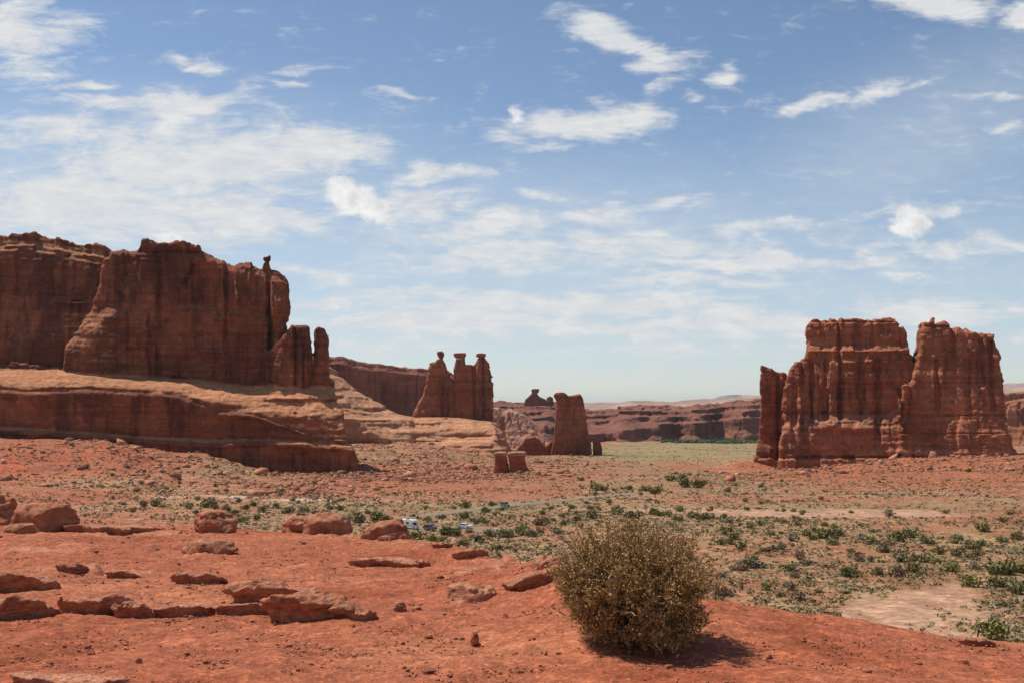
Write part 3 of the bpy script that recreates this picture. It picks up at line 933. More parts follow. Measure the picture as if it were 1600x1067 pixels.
def build_gossips():
    fr = Frame(640, 1500, 780, 1500)
    root = empty('rock_spires', (fr.A[0] + 60, 1500, -25))
    nz = dict(pad=5, big=1.0, flute=0.6, crack=0.9, strata=1.0, fine=0.6, block=1.4, bu=9, bz=20)
    cl = rock_color(base=(0.27, 0.09, 0.047), dark=(0.13, 0.05, 0.033), streak=0.6)
    pieces = [
        dict(poly=P(640, 668, 643, 655, 654, 632, 661, 614, 667, 594, 671, 581, 669, 574, 671, 567, 683, 565, 687, 560, 691, 561, 697, 567, 701, 582, 705, 591, 712, 597, 719, 614, 727, 640, 733, 668), w0=0, back=34, k=4,
             relief=lambda X, Y: 5 * sstep(600, 655, Y) - 3 * np.exp(-((X - 694) / 4.) ** 2) + 3 * gauss(X, Y, 660, 645, 8, 14)),
        dict(poly=P(712, 668, 711, 600, 709, 588, 708, 574, 710, 563, 713, 559, 724, 559, 726, 570, 742, 570, 745, 562, 747, 557, 757, 557, 758, 562, 763, 568, 771, 588, 769, 593, 770, 615, 771, 668), w0=-7, back=34, k=3.5,
             relief=lambda X, Y: 3 * sstep(600, 655, Y) - 5 * np.exp(-((X - 741) / 3.) ** 2) - 4 * np.exp(-((X - 755) / 2.) ** 2) + 3 * gauss(X, Y, 746, 583, 5, 6)),
    ]

    def local(o):
        o.location = (-root.location[0], -root.location[1], -root.location[2])
    o = formation('spire_wall', fr, pieces, 0.95, nz, cl, M_ROCK, root, seed=300); local(o)
    caps = [P(682.5, 550, 687, 548.5, 692, 549, 694, 553, 693, 557, 691, 561, 687, 561, 684, 556),
            P(709, 551.5, 718, 551, 727.5, 551, 728.5, 555, 726, 559, 713, 559.5, 709, 556),
            P(743.5, 554, 746, 551.5, 758, 551.5, 760, 554, 759, 557.5, 747, 558, 744.5, 557)]
    for i, c in enumerate(caps):
        o = formation('cap_rock', fr, [dict(poly=c, w0=(1, -6, -6)[i], back=16, k=1.6)], 0.8, dict(pad=3, big=0.5, flute=0.3, crack=0.3, strata=0.3, fine=0.3), cl, M_ROCK, root, seed=310 + i)
        local(o)
    tag(root, 'cluster of red stone spires with three balanced cap rocks above a pale slickrock slope', 'rock spires')


def build_sheep():
    fr = Frame(800, 1270, 950, 1322)
    nz = dict(pad=4, big=1.0, flute=0.6, crack=0.8, strata=0.5, fine=0.35)
    cl = rock_color(base=(0.26, 0.085, 0.044), dark=(0.14, 0.053, 0.034), streak=0.5)
    o = formation('rock_fin', fr, [dict(poly=P(857, 735, 861, 705, 866, 678, 868, 650, 869.5, 626, 865, 618, 867, 613.5, 873, 612.5, 881, 613, 888, 618, 897, 617, 906, 615, 911, 622, 915, 641, 917.5, 664, 923, 690, 926, 716, 927, 735), w0=0, back=34, k=4.5,
                                       relief=lambda X, Y: 2 * sstep(660, 715, Y))], 0.85, nz, cl, M_ROCK, seed=400)
    tag(o, 'single tall red rock fin with a notched flat top rising from the valley floor', 'rock fin')
    o = formation('low_rock_fin', fr, [dict(poly=P(800, 735, 806, 703, 814, 691, 820, 684, 834, 681.5, 843, 687, 852, 696, 857, 692, 862, 688, 866, 696, 866, 735), w0=8, back=26, k=4)], 0.9, nz, cl, M_ROCK, seed=410)
    tag(o, 'low rounded rock fin joining the left foot of the tall notched fin', 'rock fin')
    o = formation('rock_pillar', fr, [dict(poly=P(925, 735, 927, 708, 926, 688, 931, 683, 937, 685, 940.5, 700, 942, 735), w0=-2, back=14, k=3)], 0.8, nz, cl, M_ROCK, seed=420)
    tag(o, 'short rounded rock pillar beside the right foot of the tall notched fin', 'rock pillar')
    # pink fins behind
    fr2 = Frame(760, 1720, 860, 1720)
    o = formation('pink_rock_dome', fr2, [
        dict(poly=P(760, 730, 764, 650, 771, 638, 779, 639, 784, 645, 790, 643, 798, 640, 808, 642.5, 820, 650, 833, 663, 838, 675, 850, 688, 858, 730), w0=0, back=70, k=8,
             relief=lambda X, Y: 40 * sstep(640, 720, Y) - 6 * np.exp(-((X - 787) / 4.) ** 2))], 1.2, dict(pad=6, big=3, flute=1.6, crack=3, strata=1.4, fine=0.7),
        rock_color(base=(0.40, 0.19, 0.125), light=(0.48, 0.25, 0.17), dark=(0.28, 0.12, 0.08), streak=0.4), M_ROCK, seed=430)
    tag(o, 'paler pink domed rock seen in the gap behind the spires and the tall fin', 'rock dome')


def build_slickrock():
    fr = Frame(500, 1330, 800, 1330)

    def slope(PX, PY):
        t = I(PX, [480, 520, 545, 575, 600, 645, 700, 770, 785, 800], [570, 590, 606, 625, 640, 654, 654, 658, 672, 700])
        k = PY - t
        r = I(k, [-3, 0, 15, 40, 50, 100], [-10, 0, 28, 66, 70, 74])
        r += 5.0 * fbm((PY + 0.05 * PX + 4 * fbm(PX / 50, PY / 25, 0 * PX, 151, 3)) / 9.0, PX / 130, 0 * PX, 153, 3) * sstep(2, 10, k)
        r += 8 * sstep(648, 655, PY) * sstep(650, 640, PX)
        return r
    o = formation('slickrock_slope', fr, [
        dict(poly=P(470, 560, 505, 572, 513, 584, 520, 588, 532, 598, 545, 607, 560, 617, 575, 626, 600, 641, 620, 649, 645, 656, 700, 655, 740, 657, 770, 661, 785, 676, 795, 690, 803, 712, 803, 770, 470, 770), w0=0, back=200, k=6, relief=slope)],
        1.5, dict(pad=5, big=2.0, flute=0.4, crack=0.5, strata=1.7, fine=0.9, scale=1.3, block=1.8, bu=45, bz=5),
        rock_color(base=(0.46, 0.20, 0.105), light=(0.55, 0.27, 0.145), dark=(0.34, 0.135, 0.072), streak=0.5), M_ROCK, seed=500)
    tag(o, 'broad pale orange slickrock slope under the three-capped spires', 'rock slope')


def build_hoodoos():
    fr = Frame(770, 858, 830, 853)
    nz = dict(pad=2.5, big=0.7, flute=0.5, crack=0.4, strata=0.7, fine=0.4, scale=0.5)
    cl = rock_color(base=(0.33, 0.10, 0.05), light=(0.38, 0.13, 0.07), dark=(0.22, 0.07, 0.04), streak=0.4, S=0.5)
    capc = rock_color(base=(0.46, 0.25, 0.15), light=(0.5, 0.29, 0.18), dark=(0.38, 0.19, 0.11), S=0.5)
    for i, (body, cap, lab) in enumerate((
            (P(770, 748, 772, 728, 774, 716, 773, 710, 791, 710, 792, 718, 795, 728, 797, 748), P(772, 711, 773, 707, 780, 706, 790, 706, 793, 709, 791, 712, 774, 712), 'left and smaller block of two stubby red rocks with pale flat caps below the slickrock'),
            (P(795, 752, 796, 730, 795, 716, 794, 711, 821, 711, 820, 718, 823, 728, 828, 738, 833, 752), P(793.5, 711, 794, 707, 805, 705.5, 820, 705.5, 823, 709, 821, 712, 797, 712.5), 'right and larger block of two stubby red rocks with pale flat caps below the slickrock'))):
        root = empty('capped_rock', (fr.A[0] + 6 + 12 * i, 885, -55))
        for nm, pl, c, bk in (('rock_body', body, cl, 12), ('cap_rock', cap, capc, 14)):
            o = formation(nm, fr, [dict(poly=pl, w0=-1 if nm == 'cap_rock' else 0, back=bk, k=1.2)], 0.5, nz if nm == 'rock_body' else dict(pad=2, big=.3, flute=.2, crack=.1, strata=.2, fine=.25, scale=.5), c, M_ROCK, root, seed=600 + i)
            o.location = (-root.location[0], -root.location[1], -root.location[2])
        tag(root, lab, 'rock', 'capped rocks below the slickrock')


def build_far():
    # flat-topped cliff behind the mesa
    fr = Frame(480, 1900, 700, 1980)
    o = formation('dark_cliff', fr, [dict(poly=P(440, 552, 500, 555, 513, 557, 540, 558, 556, 564, 575, 567, 600, 570, 640, 575, 670, 577, 700, 579, 740, 600, 745, 720, 440, 720), w0=0, back=160, k=4,
                                          relief=lambda X, Y: I(Y - I(X, [440, 540, 560, 700], [552, 558, 565, 579]), [0, 6, 12, 60, 80], [-14, -10, 0, 4, 20]))], 1.6,
                  dict(pad=7, big=4, flute=2.2, crack=4, strata=2.0, fine=0.8, scale=1.5),
                  rock_color(base=(0.19, 0.068, 0.042), light=(0.25, 0.093, 0.057), dark=(0.095, 0.04, 0.03), S=1.5, streak=0.7), M_FAR, seed=700)
    tag(o, 'dark flat-topped cliff running behind the mesa and the three-capped spires', 'cliff')
    # main far cliff line
    fr = Frame(740, 2900, 1250, 3050)

    def cliffs(PX, PY):
        t = I(PX, [700, 862, 915, 964, 966, 1065, 1106, 1158, 1250], [628, 629, 644, 641, 637, 636, 634, 628, 622])
        k = PY - t
        r = I(k, [0, 3, 5, 11, 14, 22, 25, 44, 52, 80], [-110, -104, -70, -62, -35, -30, 0, 6, 30, 45])
        r += 40 * np.exp(-((PX - 1085) / 30.) ** 2) + 60 * np.exp(-((PX - 1170) / 18.) ** 2) - 35 * np.exp(-((PX - 1135) / 14.) ** 2) + 22 * np.sin(PX / 9.0) * sstep(12, 20, k)
        sp = sstep(1050, 960, PX)
        r += sp * I(k, [10, 20, 26, 32, 44, 52, 58], [0, 30, 60, 160, 170, 210, 260])
        return r
    o = formation('far_cliff', fr, [dict(poly=P(700, 627, 770, 628, 862, 629, 900, 638, 925, 643, 964, 641, 966, 637, 1000, 636.5, 1044, 636.5, 1065, 636, 1080, 637.5, 1106, 634, 1137, 632, 1158, 628, 1190, 626, 1250, 621, 1260, 720, 700, 720), w0=0, back=250, k=6, relief=cliffs)], 3.2,
                  dict(pad=14, big=9, flute=5, crack=7, strata=4.5, fine=1.5, scale=3.0),
                  rock_color(base=(0.17, 0.065, 0.045), light=(0.23, 0.095, 0.062), dark=(0.09, 0.04, 0.032), S=3, streak=0.6), M_FAR, seed=720)
    tag(o, 'long layered dark red cliff closing the far end of the green valley', 'cliff')
    fr = Frame(815, 2860, 880, 2860)
    o = formation('castle_rock', fr, [dict(poly=P(818, 634, 821, 625, 828, 617, 831, 613, 830, 609, 833, 607, 842, 607.5, 842, 611, 840, 614, 843, 620, 852, 624, 858, 634), w0=0, back=50, k=4),
                                      dict(poly=P(854, 634, 855, 622, 859, 618, 863, 621, 866, 634), w0=5, back=24, k=4)], 1.8,
                  dict(pad=6, big=2.5, flute=2, crack=2, strata=2, fine=0.8, scale=1.5), rock_color(base=(0.16, 0.07, 0.05), light=(0.2, 0.085, 0.06), S=2), M_FAR, seed=740)
    tag(o, 'small knobbly rock crown on the skyline left of the tall notched fin', 'rock')
    # orange cliffs at the right edge of the frame
    fr = Frame(1540, 2300, 1760, 2250)
    o = formation('orange_cliff', fr, [dict(poly=P(1540, 720, 1545, 640, 1560, 632, 1578, 627, 1600, 623, 1640, 620, 1760, 612, 1800, 720), w0=0, back=150, k=8,
                                            relief=lambda X, Y: I(Y, [620, 640, 665, 690, 700], [-20, 0, 6, 30, 50]))], 2.2,
                  dict(pad=9, big=5, flute=3, crack=5, strata=2.5, fine=1, scale=2), rock_color(base=(0.36, 0.15, 0.09), S=2), M_FAR, seed=760)
    tag(o, 'rounded orange cliff showing past the right side of the two-tower butte', 'cliff')
    fr = Frame(1540, 3600, 1800, 3600)
    o = formation('dark_ridge', fr, [dict(poly=P(1500, 700, 1540, 616, 1576, 614, 1590, 613, 1600, 611, 1680, 606, 1800, 604, 1840, 700), w0=0, back=220, k=8)], 4.0,
                  dict(pad=14, big=8, flute=5, crack=5, strata=4, fine=1.5, scale=3), rock_color(base=(0.22, 0.11, 0.085), S=3), M_FAR, seed=770)
    tag(o, 'dark ridge on the skyline above the orange cliff at the right edge', 'ridge')


def ridge(name, pts, Y, depth, mat, colr, rough, seed):
    """a real rolling ridge: grid of strips from its foot up to the crest and down the rear"""
    pts = np.array(pts, float)
    xs = np.linspace(pts[0, 0], pts[-1, 0], 260)
    top = np.interp(xs, pts[:, 0], pts[:, 1])
    ts = np.linspace(-1, 1, 41)
    T, PXg = np.meshgrid(ts, xs, indexing='ij')
    TOP = np.broadcast_to(top, T.shape)
    Yg = Y + T * depth
    zt = (HOR - TOP) / F * Y
    zb = -140.0
    prof = np.cos(np.clip(np.abs(T), 0, 1) * math.pi / 2) ** 0.8
    X = (PXg - CX) / F * Y
    nz = fbm(X / rough, Yg / rough, 0 * X, seed, 5)
    Z = zb + (zt - zb) * prof * (1 + 0.20 * nz * (np.abs(T) > 0.04))
    c = np.broadcast_to(np.asarray(colr), T.shape + (3,)) * (1 + 0.5 * fbm(X / (rough * .5), Yg / (rough * .5), 0 * X, seed + 3, 4))[..., None]
    o = mesh_obj(name, np.stack([X, Yg, Z], -1).reshape(-1, 3), grid_faces(*T.shape), mat, colors=np.clip(c, 0.02, 0.8).reshape(-1, 3))
    return struct(o)


def build_ridges():
    M = attr_mat('hill_soil', (0.006, 0.02), 12.0, 0.5, 0.3)
    ridge('tan_hills', [(500, 634), (800, 634), (914, 632.5), (955, 630.5), (999, 627), (1015, 628.5), (1044, 629), (1091, 626), (1127, 624), (1187, 620), (1300, 616), (1450, 612), (1576, 606), (1640, 604), (1900, 602)], 6500, 1500, M, (0.34, 0.225, 0.17), 260, 801)
    ridge('purple_hills', [(1400, 622), (1500, 606), (1576, 600), (1620, 598), (1760, 600), (1900, 612)], 9000, 1200, M, (0.33, 0.24, 0.22), 400, 811)
    ridge('mountain', [(1060, 634), (1110, 625), (1122, 622), (1131, 618.5), (1143, 617), (1160, 618), (1172, 620), (1200, 623), (1260, 626), (1330, 634)], 24000, 2500, M, (0.20, 0.17, 0.16), 1500, 821)


build_left_mesa()
build_right_butte()
build_gossips()
build_sheep()
build_slickrock()
build_hoodoos()
build_far()
build_ridges()


# ---------------------------------------------------------------- foreground rocks
def ray_to_hill(px, py):
    Y = np.linspace(4, 40, 3000)
    X = (px - CX) / F * Y
    zr = -(py - HOR) / F * Y
    k = np.argmax(hill_base(X, Y) >= zr)
    return float(Y[k]) if (hill_base(X, Y) >= zr).any() else None


def dirt_rock_color(v, top, seed, S):
    a = fbm(v[:, 0] / (0.35 * S), v[:, 1] / (0.35 * S), v[:, 2] / (0.12 * S), seed, 4)
    b = fbm(v[:, 0] / (0.1 * S), v[:, 1] / (0.1 * S), v[:, 2] / (0.1 * S), seed + 2, 3)
    c = np.broadcast_to(np.array((0.43, 0.15, 0.073)), (len(v), 3)).copy()
    c = lerp(c, (0.50, 0.22, 0.125), np.clip(0.45 + 0.9 * a + top, 0, 1))
    c = lerp(c, (0.30, 0.09, 0.045), sstep(0.1, 0.5, -a) * 0.8)
    return np.clip(c * (1 + 0.2 * b)[:, None], 0.01, 0.8)


def fore_rock(name, label, cat, px, py, wpx, hpx, dr=0.8, kind='boulder', pitch=0.0, yaw=0.0, roll=0.0, seed=1, top=0.1, group=None, power=2.6):
    """px,py = centre of the visible foot; wpx,hpx = visible size in the photo"""
    Y = None
    while Y is None:
        Y = ray_to_hill(px, py)
        if Y is None:
            py += 1.5
    k = Y / F
    a, c = wpx * k / 2, hpx * k
    b = a * dr
    Yc = Y + b * 0.75
    X = (px - CX) * k
    zf = -(py - HOR) * k
    h = max(min(a, b * 2, c * 2) / 17.0, 0.006)
    if kind == 'boulder':
        hz = c * 0.72; cz = zf + c - hz
    else:
        hz = c * 0.62; cz = zf + c - hz
    pad = 0.35 * min(a, b, hz) + 3 * h
    if kind == 'slab':
        a *= 1.2; c *= 0.82
        b = a * max(dr, 0.6) * 1.1
        Yc = Y + b * 0.85
        hz = c * 1.2; cz = zf
        xs = np.arange(-a * 1.3 - pad, a * 1.3 + pad, h); ysv = np.arange(-b * 1.3 - pad, b * 1.3 + pad, h); zs = np.arange(-0.10 - c * 0.3, c * 1.7 + 0.15 * b + pad, h)
    else:
        xs = np.arange(-a * 1.25 - pad, a * 1.25 + pad, h); ysv = np.arange(-b * 1.25 - pad, b * 1.25 + pad, h); zs = np.arange(-hz * 1.5 - pad, hz * 1.35 + pad, h)
    if len(xs) * len(ysv) * len(zs) > 2_500_000:
        f = (len(xs) * len(ysv) * len(zs) / 2.5e6) ** (1 / 3.); h *= f
        xs = np.arange(xs[0], xs[-1], h); ysv = np.arange(ysv[0], ysv[-1], h); zs = np.arange(zs[0], zs[-1], h)
    Xg, Yg, Zg = np.meshgrid(xs.astype(np.float32), ysv.astype(np.float32), zs.astype(np.float32), indexing='ij')
    cy, sy = math.cos(yaw), math.sin(yaw)
    rg = np.random.default_rng(seed)
    X0 = X * Yc / Y
    if kind == 'boulder':
        Xr = Xg * math.cos(roll) + Zg * math.sin(roll); Zr = -Xg * math.sin(roll) + Zg * math.cos(roll)
        Xq = Xr * cy + Yg * sy; Yq = -Xr * sy + Yg * cy
        m = min(a, b, hz)
        p = power
        d = ((np.abs(Xq / a) ** p + np.abs(Yq / b) ** p + np.abs(Zr / hz) ** p) ** (1 / p) - 1) * m
        for i in range(4):       # planed facets
            nv = rg.normal(size=3); nv[2] = abs(nv[2]) * 0.5; nv /= np.linalg.norm(nv)
            ext = math.sqrt((a * nv[0]) ** 2 + (b * nv[1]) ** 2 + (hz * nv[2]) ** 2)
            d = smax(d, Xq * nv[0] + Yq * nv[1] + Zr * nv[2] - ext * rg.uniform(0.74, 0.95), 0.16 * m)
        amp = 0.26 * m
    else:
        # a ledge: its rear runs into the slope, its front edge stands proud and is undercut
        Zr = Zg
        G2 = hill_z(X0 + Xg[:, :, 0].astype(float), Yc + Yg[:, :, 0].astype(float)) - cz
        X2 = Xg[:, :, 0] * cy + Yg[:, :, 0] * sy; Y2 = -Xg[:, :, 0] * sy + Yg[:, :, 0] * cy
        nz2 = fbm(X2 / (0.7 * a), Y2 / (0.7 * b), 0 * X2, seed + 31, 4)
        plan = ((np.abs(X2 / a) ** 3 + np.abs(Y2 / b) ** 3) ** (1 / 3.) - 1 + 0.42 * nz2) * min(a, b)
        t = np.clip((Y2 + b) / (2 * b), 0, 1.2)
        side = 1 - 0.35 * np.abs(X2 / a) ** 2 * (1 + 0.5 * np.sign(X2) * math.copysign(1, roll or 1))
        top_h = c * (1.0 - 1.15 * np.clip((t - 0.28) / 0.72, 0, 2) ** 1.2) * side * (1 + 0.6 * nz2) + 0.22 * c * bnoise(X2 / (0.5 * a), Y2 / (0.5 * b), seed + 33)
        T = np.where(np.isfinite(G2), G2, 0) + top_h
        m = max(c * 0.5, 0.03)
        under = 0.24 * c * sstep(0.8 * c, 0.2 * c, Zg - G2[:, :, None])
        d = smax(plan[:, :, None] + under, (Zg - T[:, :, None]) * 0.9, 0.12 * c)
        Xq, Yq = Xg, Yg
        amp = 0.20 * m
    S = max(m, 0.05)
    lay = fbm(Zr / (0.28 * S) + 0.6 * fbm(Xq / (2 * S), Yq / (2 * S), 0 * Zr, seed + 5, 2), Xq / (6 * S), Yq / (6 * S), seed + 3, 2)
    d = d + amp * fbm(Xg / (0.9 * S), Yg / (0.9 * S), Zg / (0.6 * S), seed, 4) + 0.07 * m * lay + 0.08 * m * vnoise(Xg / (0.22 * S), Yg / (0.22 * S), Zg / (0.22 * S), seed + 9)
    d[:, :, 0] = 1; d[:, :, -1] = 1; d[0] = 1; d[-1] = 1; d[:, 0] = 1; d[:, -1] = 1
    v, f = surface_nets(d.astype(np.float32), (xs[0], ysv[0], zs[0]), h)
    o = mesh_obj(name, v, f, M_BOULDER, colors=dirt_rock_color(v + seed, top, seed, S * 2))
    o.location = (X0, Yc, cz)
    tag(o, label, cat, group)
    return o


def build_fore_rocks():
    B = fore_rock
    B('boulder', 'red boulder cut off by the left frame edge on the crest', 'boulder', -2, 822, 56, 44, 0.9, seed=11)
    B('boulder', 'long red boulder sloping down to the right near the left frame edge', 'boulder', 68, 829, 104, 42, 0.7, seed=12, roll=0.10)
    B('low_rock', 'low rough brown rock just below the long boulder at the left', 'rock', 38, 839, 56, 20, 0.7, seed=13)
    B('boulder', 'rounded red boulder alone on the crest below the mesa', 'boulder', 338, 832, 62, 34, 0.9, seed=14)
    B('boulder', 'smaller left lobe of the twin red boulders on the crest', 'boulder', 468, 832, 62, 25, 0.8, seed=15)
    B('boulder', 'larger dome of the twin red boulders on the crest', 'boulder', 510, 835, 78, 34, 0.9, seed=16)
    B('boulder', 'red boulder with a shaded face in front of the parked camper van', 'boulder', 602, 847, 80, 34, 0.8, seed=17, roll=0.1)
    B('stone', 'small smooth stone at the foot of the boulder before the camper', 'stone', 606, 850, 30, 12, 0.8, seed=18)
    B('stone', 'small angular stone on the crest below the purple car', 'stone', 692, 862, 32, 14, 0.8, 'slab', seed=19)
    B('ledge', 'flat red ledge on the crest between the small stone and the bush', 'ledge', 742, 866, 64, 15, 0.7, 'slab', -0.1, seed=20)
    B('ledge', 'wedge shaped red ledge at the left edge, the upper of two', 'ledge', 38, 917, 100, 38, 0.8, 'slab', -0.22, 0.15, seed=21)
    B('ledge', 'small dark fronted ledge right of the upper wedge at left', 'ledge', 118, 897, 40, 16, 0.8, 'slab', -0.2, seed=22)
    B('ledge', 'small broken ledge of red rock in the middle of the left slope', 'ledge', 198, 899, 52, 16, 0.8, 'slab', -0.25, -0.2, seed=23)
    B('ledge', 'broad overhanging red ledge at the left edge, the lower of two', 'ledge', 20, 964, 130, 44, 0.8, 'slab', -0.2, -0.15, seed=24)
    B('rock_slab', 'long pale topped red slab with a dark undercut front', 'rock slab', 160, 955, 118, 36, 0.7, 'slab', -0.25, 0.12, -0.06, seed=25)
    B('rock', 'blocky red rock against the right end of the long slab', 'rock', 216, 959, 60, 32, 0.8, 'slab', -0.2, -0.3, 0.2, seed=26)
    B('rock_slab', 'low red slab lying between the blocky rock and the main outcrop', 'rock slab', 290, 958, 92, 22, 0.7, 'slab', -0.15, seed=27)
    B('ledge', 'thin jutting red ledge alone above the low slab', 'ledge', 310, 910, 78, 18, 0.5, 'slab', -0.2, 0.1, seed=28)
    B('rock_slab', 'pale flat topped slab crowning the main red outcrop', 'rock slab', 432, 936, 136, 34, 0.6, 'slab', -0.12, 0.0, 0.06, seed=29)
    B('outcrop', 'main red outcrop block with a deep shaded hollow face', 'outcrop', 480, 973, 130, 52, 0.55, 'slab', -0.22, -0.12, 0.12, seed=30)
    B('rock', 'low stepped red rock at the right end of the main outcrop', 'rock', 548, 975, 74, 28, 0.7, 'slab', -0.2, -0.1, 0.1, seed=31)
    B('rock', 'low red rock spreading from the left foot of the main outcrop', 'rock', 392, 957, 92, 22, 0.7, 'slab', -0.1, seed=32)
    B('stone', 'small upright red stone right of the main outcrop', 'stone', 626, 960, 24, 20, 0.7, seed=33)
    B('rock_slab', 'pale cracked slab nearly flush with the dirt below the crest', 'rock slab', 605, 882, 100, 16, 0.9, 'slab', -0.05, seed=34, top=.4)
    B('ledge', 'small ledge with a dark edge beside the pale cracked slab', 'ledge', 656, 880, 34, 15, 0.8, 'slab', -0.2, seed=35)
    B('rock_mound', 'low pale rounded mound of rock left of the bush', 'rock', 735, 944, 88, 28, 0.8, seed=36, top=.35)
    B('ledge', 'undercut red ledge with a dark hollow just left of the bush', 'ledge', 836, 922, 80, 28, 0.7, 'slab', -0.25, 0.0, 0.05, seed=37)
    B('rock', 'pale orange rock above the undercut ledge beside the bush', 'rock', 858, 893, 54, 22, 0.8, seed=38, top=.35)
    B('rock_slab', 'pale broad flat slab between the crest boulders at left', 'rock slab', 182, 832, 130, 13, 1.1, 'slab', -0.03, seed=39, top=.5)
    B('rock_mound', 'smooth low mound below the lone rounded boulder', 'rock', 326, 866, 84, 20, 0.8, seed=40, top=.3)
    B('flat_rock', 'flat dark edged rock on the bare dirt at the far right', 'rock', 1526, 1019, 54, 11, 0.6, 'slab', -0.12, 0.0, 0.1, seed=41)
    B('rock_slab', 'pale slab flush with the dirt at the lower left corner', 'rock slab', 105, 1070, 150, 18, 0.6, 'slab', -0.03, seed=42, top=.5)
    B('stone', 'single upright pebble on the dirt left of the bush shadow', 'stone', 741, 1001, 15, 14, 0.8, seed=43)
    B('stone', 'single dark stone on the bare dirt at lower left', 'stone', 217, 1035, 12, 8, 0.8, seed=44)


def ico():
    t = (1 + 5 ** .5) / 2
    v = np.array([(-1, t, 0), (1, t, 0), (-1, -t, 0), (1, -t, 0), (0, -1, t), (0, 1, t), (0, -1, -t), (0, 1, -t), (t, 0, -1), (t, 0, 1), (-t, 0, -1), (-t, 0, 1)], float)
    v /= np.linalg.norm(v[0])
    f = np.array([(0, 11, 5), (0, 5, 1), (0, 1, 7), (0, 7, 10), (0, 10, 11), (1, 5, 9), (5, 11, 4), (11, 10, 2), (10, 7, 6), (7, 1, 8), (3, 9, 4), (3, 4, 2), (3, 2, 6), (3, 6, 8), (3, 8, 9), (4, 9, 5), (2, 4, 11), (6, 2, 10), (8, 6, 7), (9, 8, 1)])
    return v, f


def ico2():
    v, f = ico(); v = list(map(tuple, v)); cache = {}; out = []

    def mid(a, b):
        k = (min(a, b), max(a, b))
        if k not in cache:
            m = (np.array(v[a]) + np.array(v[b])); m /= np.linalg.norm(m); v.append(tuple(m)); cache[k] = len(v) - 1
        return cache[k]
    for a, b, c in f:
        x, y, z = mid(a, b), mid(b, c), mid(c, a)
        out += [(a, x, z), (b, y, x), (c, z, y), (x, y, z)]
    return np.array(v), np.array(out)


def scatter_stones(name, xs, ys, zs, sizes, mat, base, seed, var=0.25):
    rg = np.random.default_rng(seed)
    V, Fc = ico()
    n = len(xs)
    jit = 1 + 0.35 * rg.normal(size=(n, 12, 1)).clip(-1, 1)
    ang = rg.uniform(0, 6.28, n)
    P = V[None] * jit * sizes[:, None, None] * np.array([1, 1, 0.62])
    P = P * (1 + 0.3 * rg.normal(size=(n, 1, 3))).clip(0.5, 1.6)
    ca, sa = np.cos(ang)[:, None], np.sin(ang)[:, None]
    x = P[..., 0] * ca - P[..., 1] * sa + xs[:, None]; y = P[..., 0] * sa + P[..., 1] * ca + ys[:, None]; z = P[..., 2] + zs[:, None]
    v = np.stack([x, y, z], -1).reshape(-1, 3)
    f = (Fc[None] + 12 * np.arange(n)[:, None, None]).reshape(-1, 3)
    c = np.asarray(base)[None, :] * (1 + var * rg.normal(size=(n, 1))).clip(0.5, 1.7)
    c = np.repeat(c, 12, 0)
    o = mesh_obj(name, v, f, mat, smooth=False, colors=c.clip(0.02, 0.8))
    o['kind'] = 'stuff'
    return o


def build_gravel():
    rg = np.random.default_rng(5)
    n = 90000
    px = rg.uniform(-60, 1660, n); Y = np.exp(rg.uniform(math.log(5.5), math.log(30), n))
    X = (px - CX) / F * Y
    yc = np.interp(px, CR_PX, CR_Y)
    dens = fbm(X / 1.1, Y / 1.1, 0 * X, 91, 3) + 0.35 * vnoise(X / 0.3, Y / 0.3, 0 * X, 95)
    k = (Y < yc + 0.5) & (dens > rg.uniform(-0.5, 0.55, n))
    X, Y = X[k], Y[k]
    sz = 0.0042 * np.exp(rg.normal(0, 0.62, len(X))) * (Y / 8) ** 0.6
    sz = np.minimum(sz, 0.05)
    Z = hill_z(X, Y) + 0.2 * sz
    scatter_stones('gravel', X, Y, Z, sz, M_BOULDER, (0.43, 0.165, 0.09), 6)


# ---------------------------------------------------------------- plants
def leaf_cloud(rg, n, lobes, size, aspect=1.0, flat=0.0, core=0.5):
    """n small quads spread through a set of ellipsoidal lobes (cx,cy,cz,rx,ry,rz)"""
    lob = np.array(lobes); w = (lob[:, 3] * lob[:, 4] * lob[:, 5]) ** 0.7; w /= w.sum()
    li = rg.choice(len(lob), n, p=w)
    d = rg.normal(size=(n, 3)); d /= np.linalg.norm(d, axis=1)[:, None]
    r = core + (1 - core) * rg.random(n) ** 0.6
    c = lob[li, :3] + d * lob[li, 3:] * (r * (1 + 0.16 * rg.normal(size=n)))[:, None]
    nrm = d + 0.8 * rg.normal(size=(n, 3)); nrm[:, 2] += flat; nrm /= np.linalg.norm(nrm, axis=1)[:, None]
    t = np.cross(nrm, rg.normal(size=(n, 3))); t /= np.linalg.norm(t, axis=1)[:, None] + 1e-9
    b = np.cross(nrm, t)
    s = size * np.exp(0.35 * rg.normal(size=n))[:, None]
    v = np.stack([c - t * s, c - b * s * 0.55 * aspect, c + t * s, c + b * s * 0.55 * aspect], 1)
    f = np.arange(4 * n).reshape(n, 4)
    return v.reshape(-1, 3), f, c


SHRUB_COL = {'dark green': (0.165, 0.155, 0.052), 'olive green': (0.23, 0.205, 0.088), 'grey green': (0.225, 0.195, 0.115), 'brown': (0.22, 0.14, 0.085), 'yellow green': (0.23, 0.22, 0.065)}


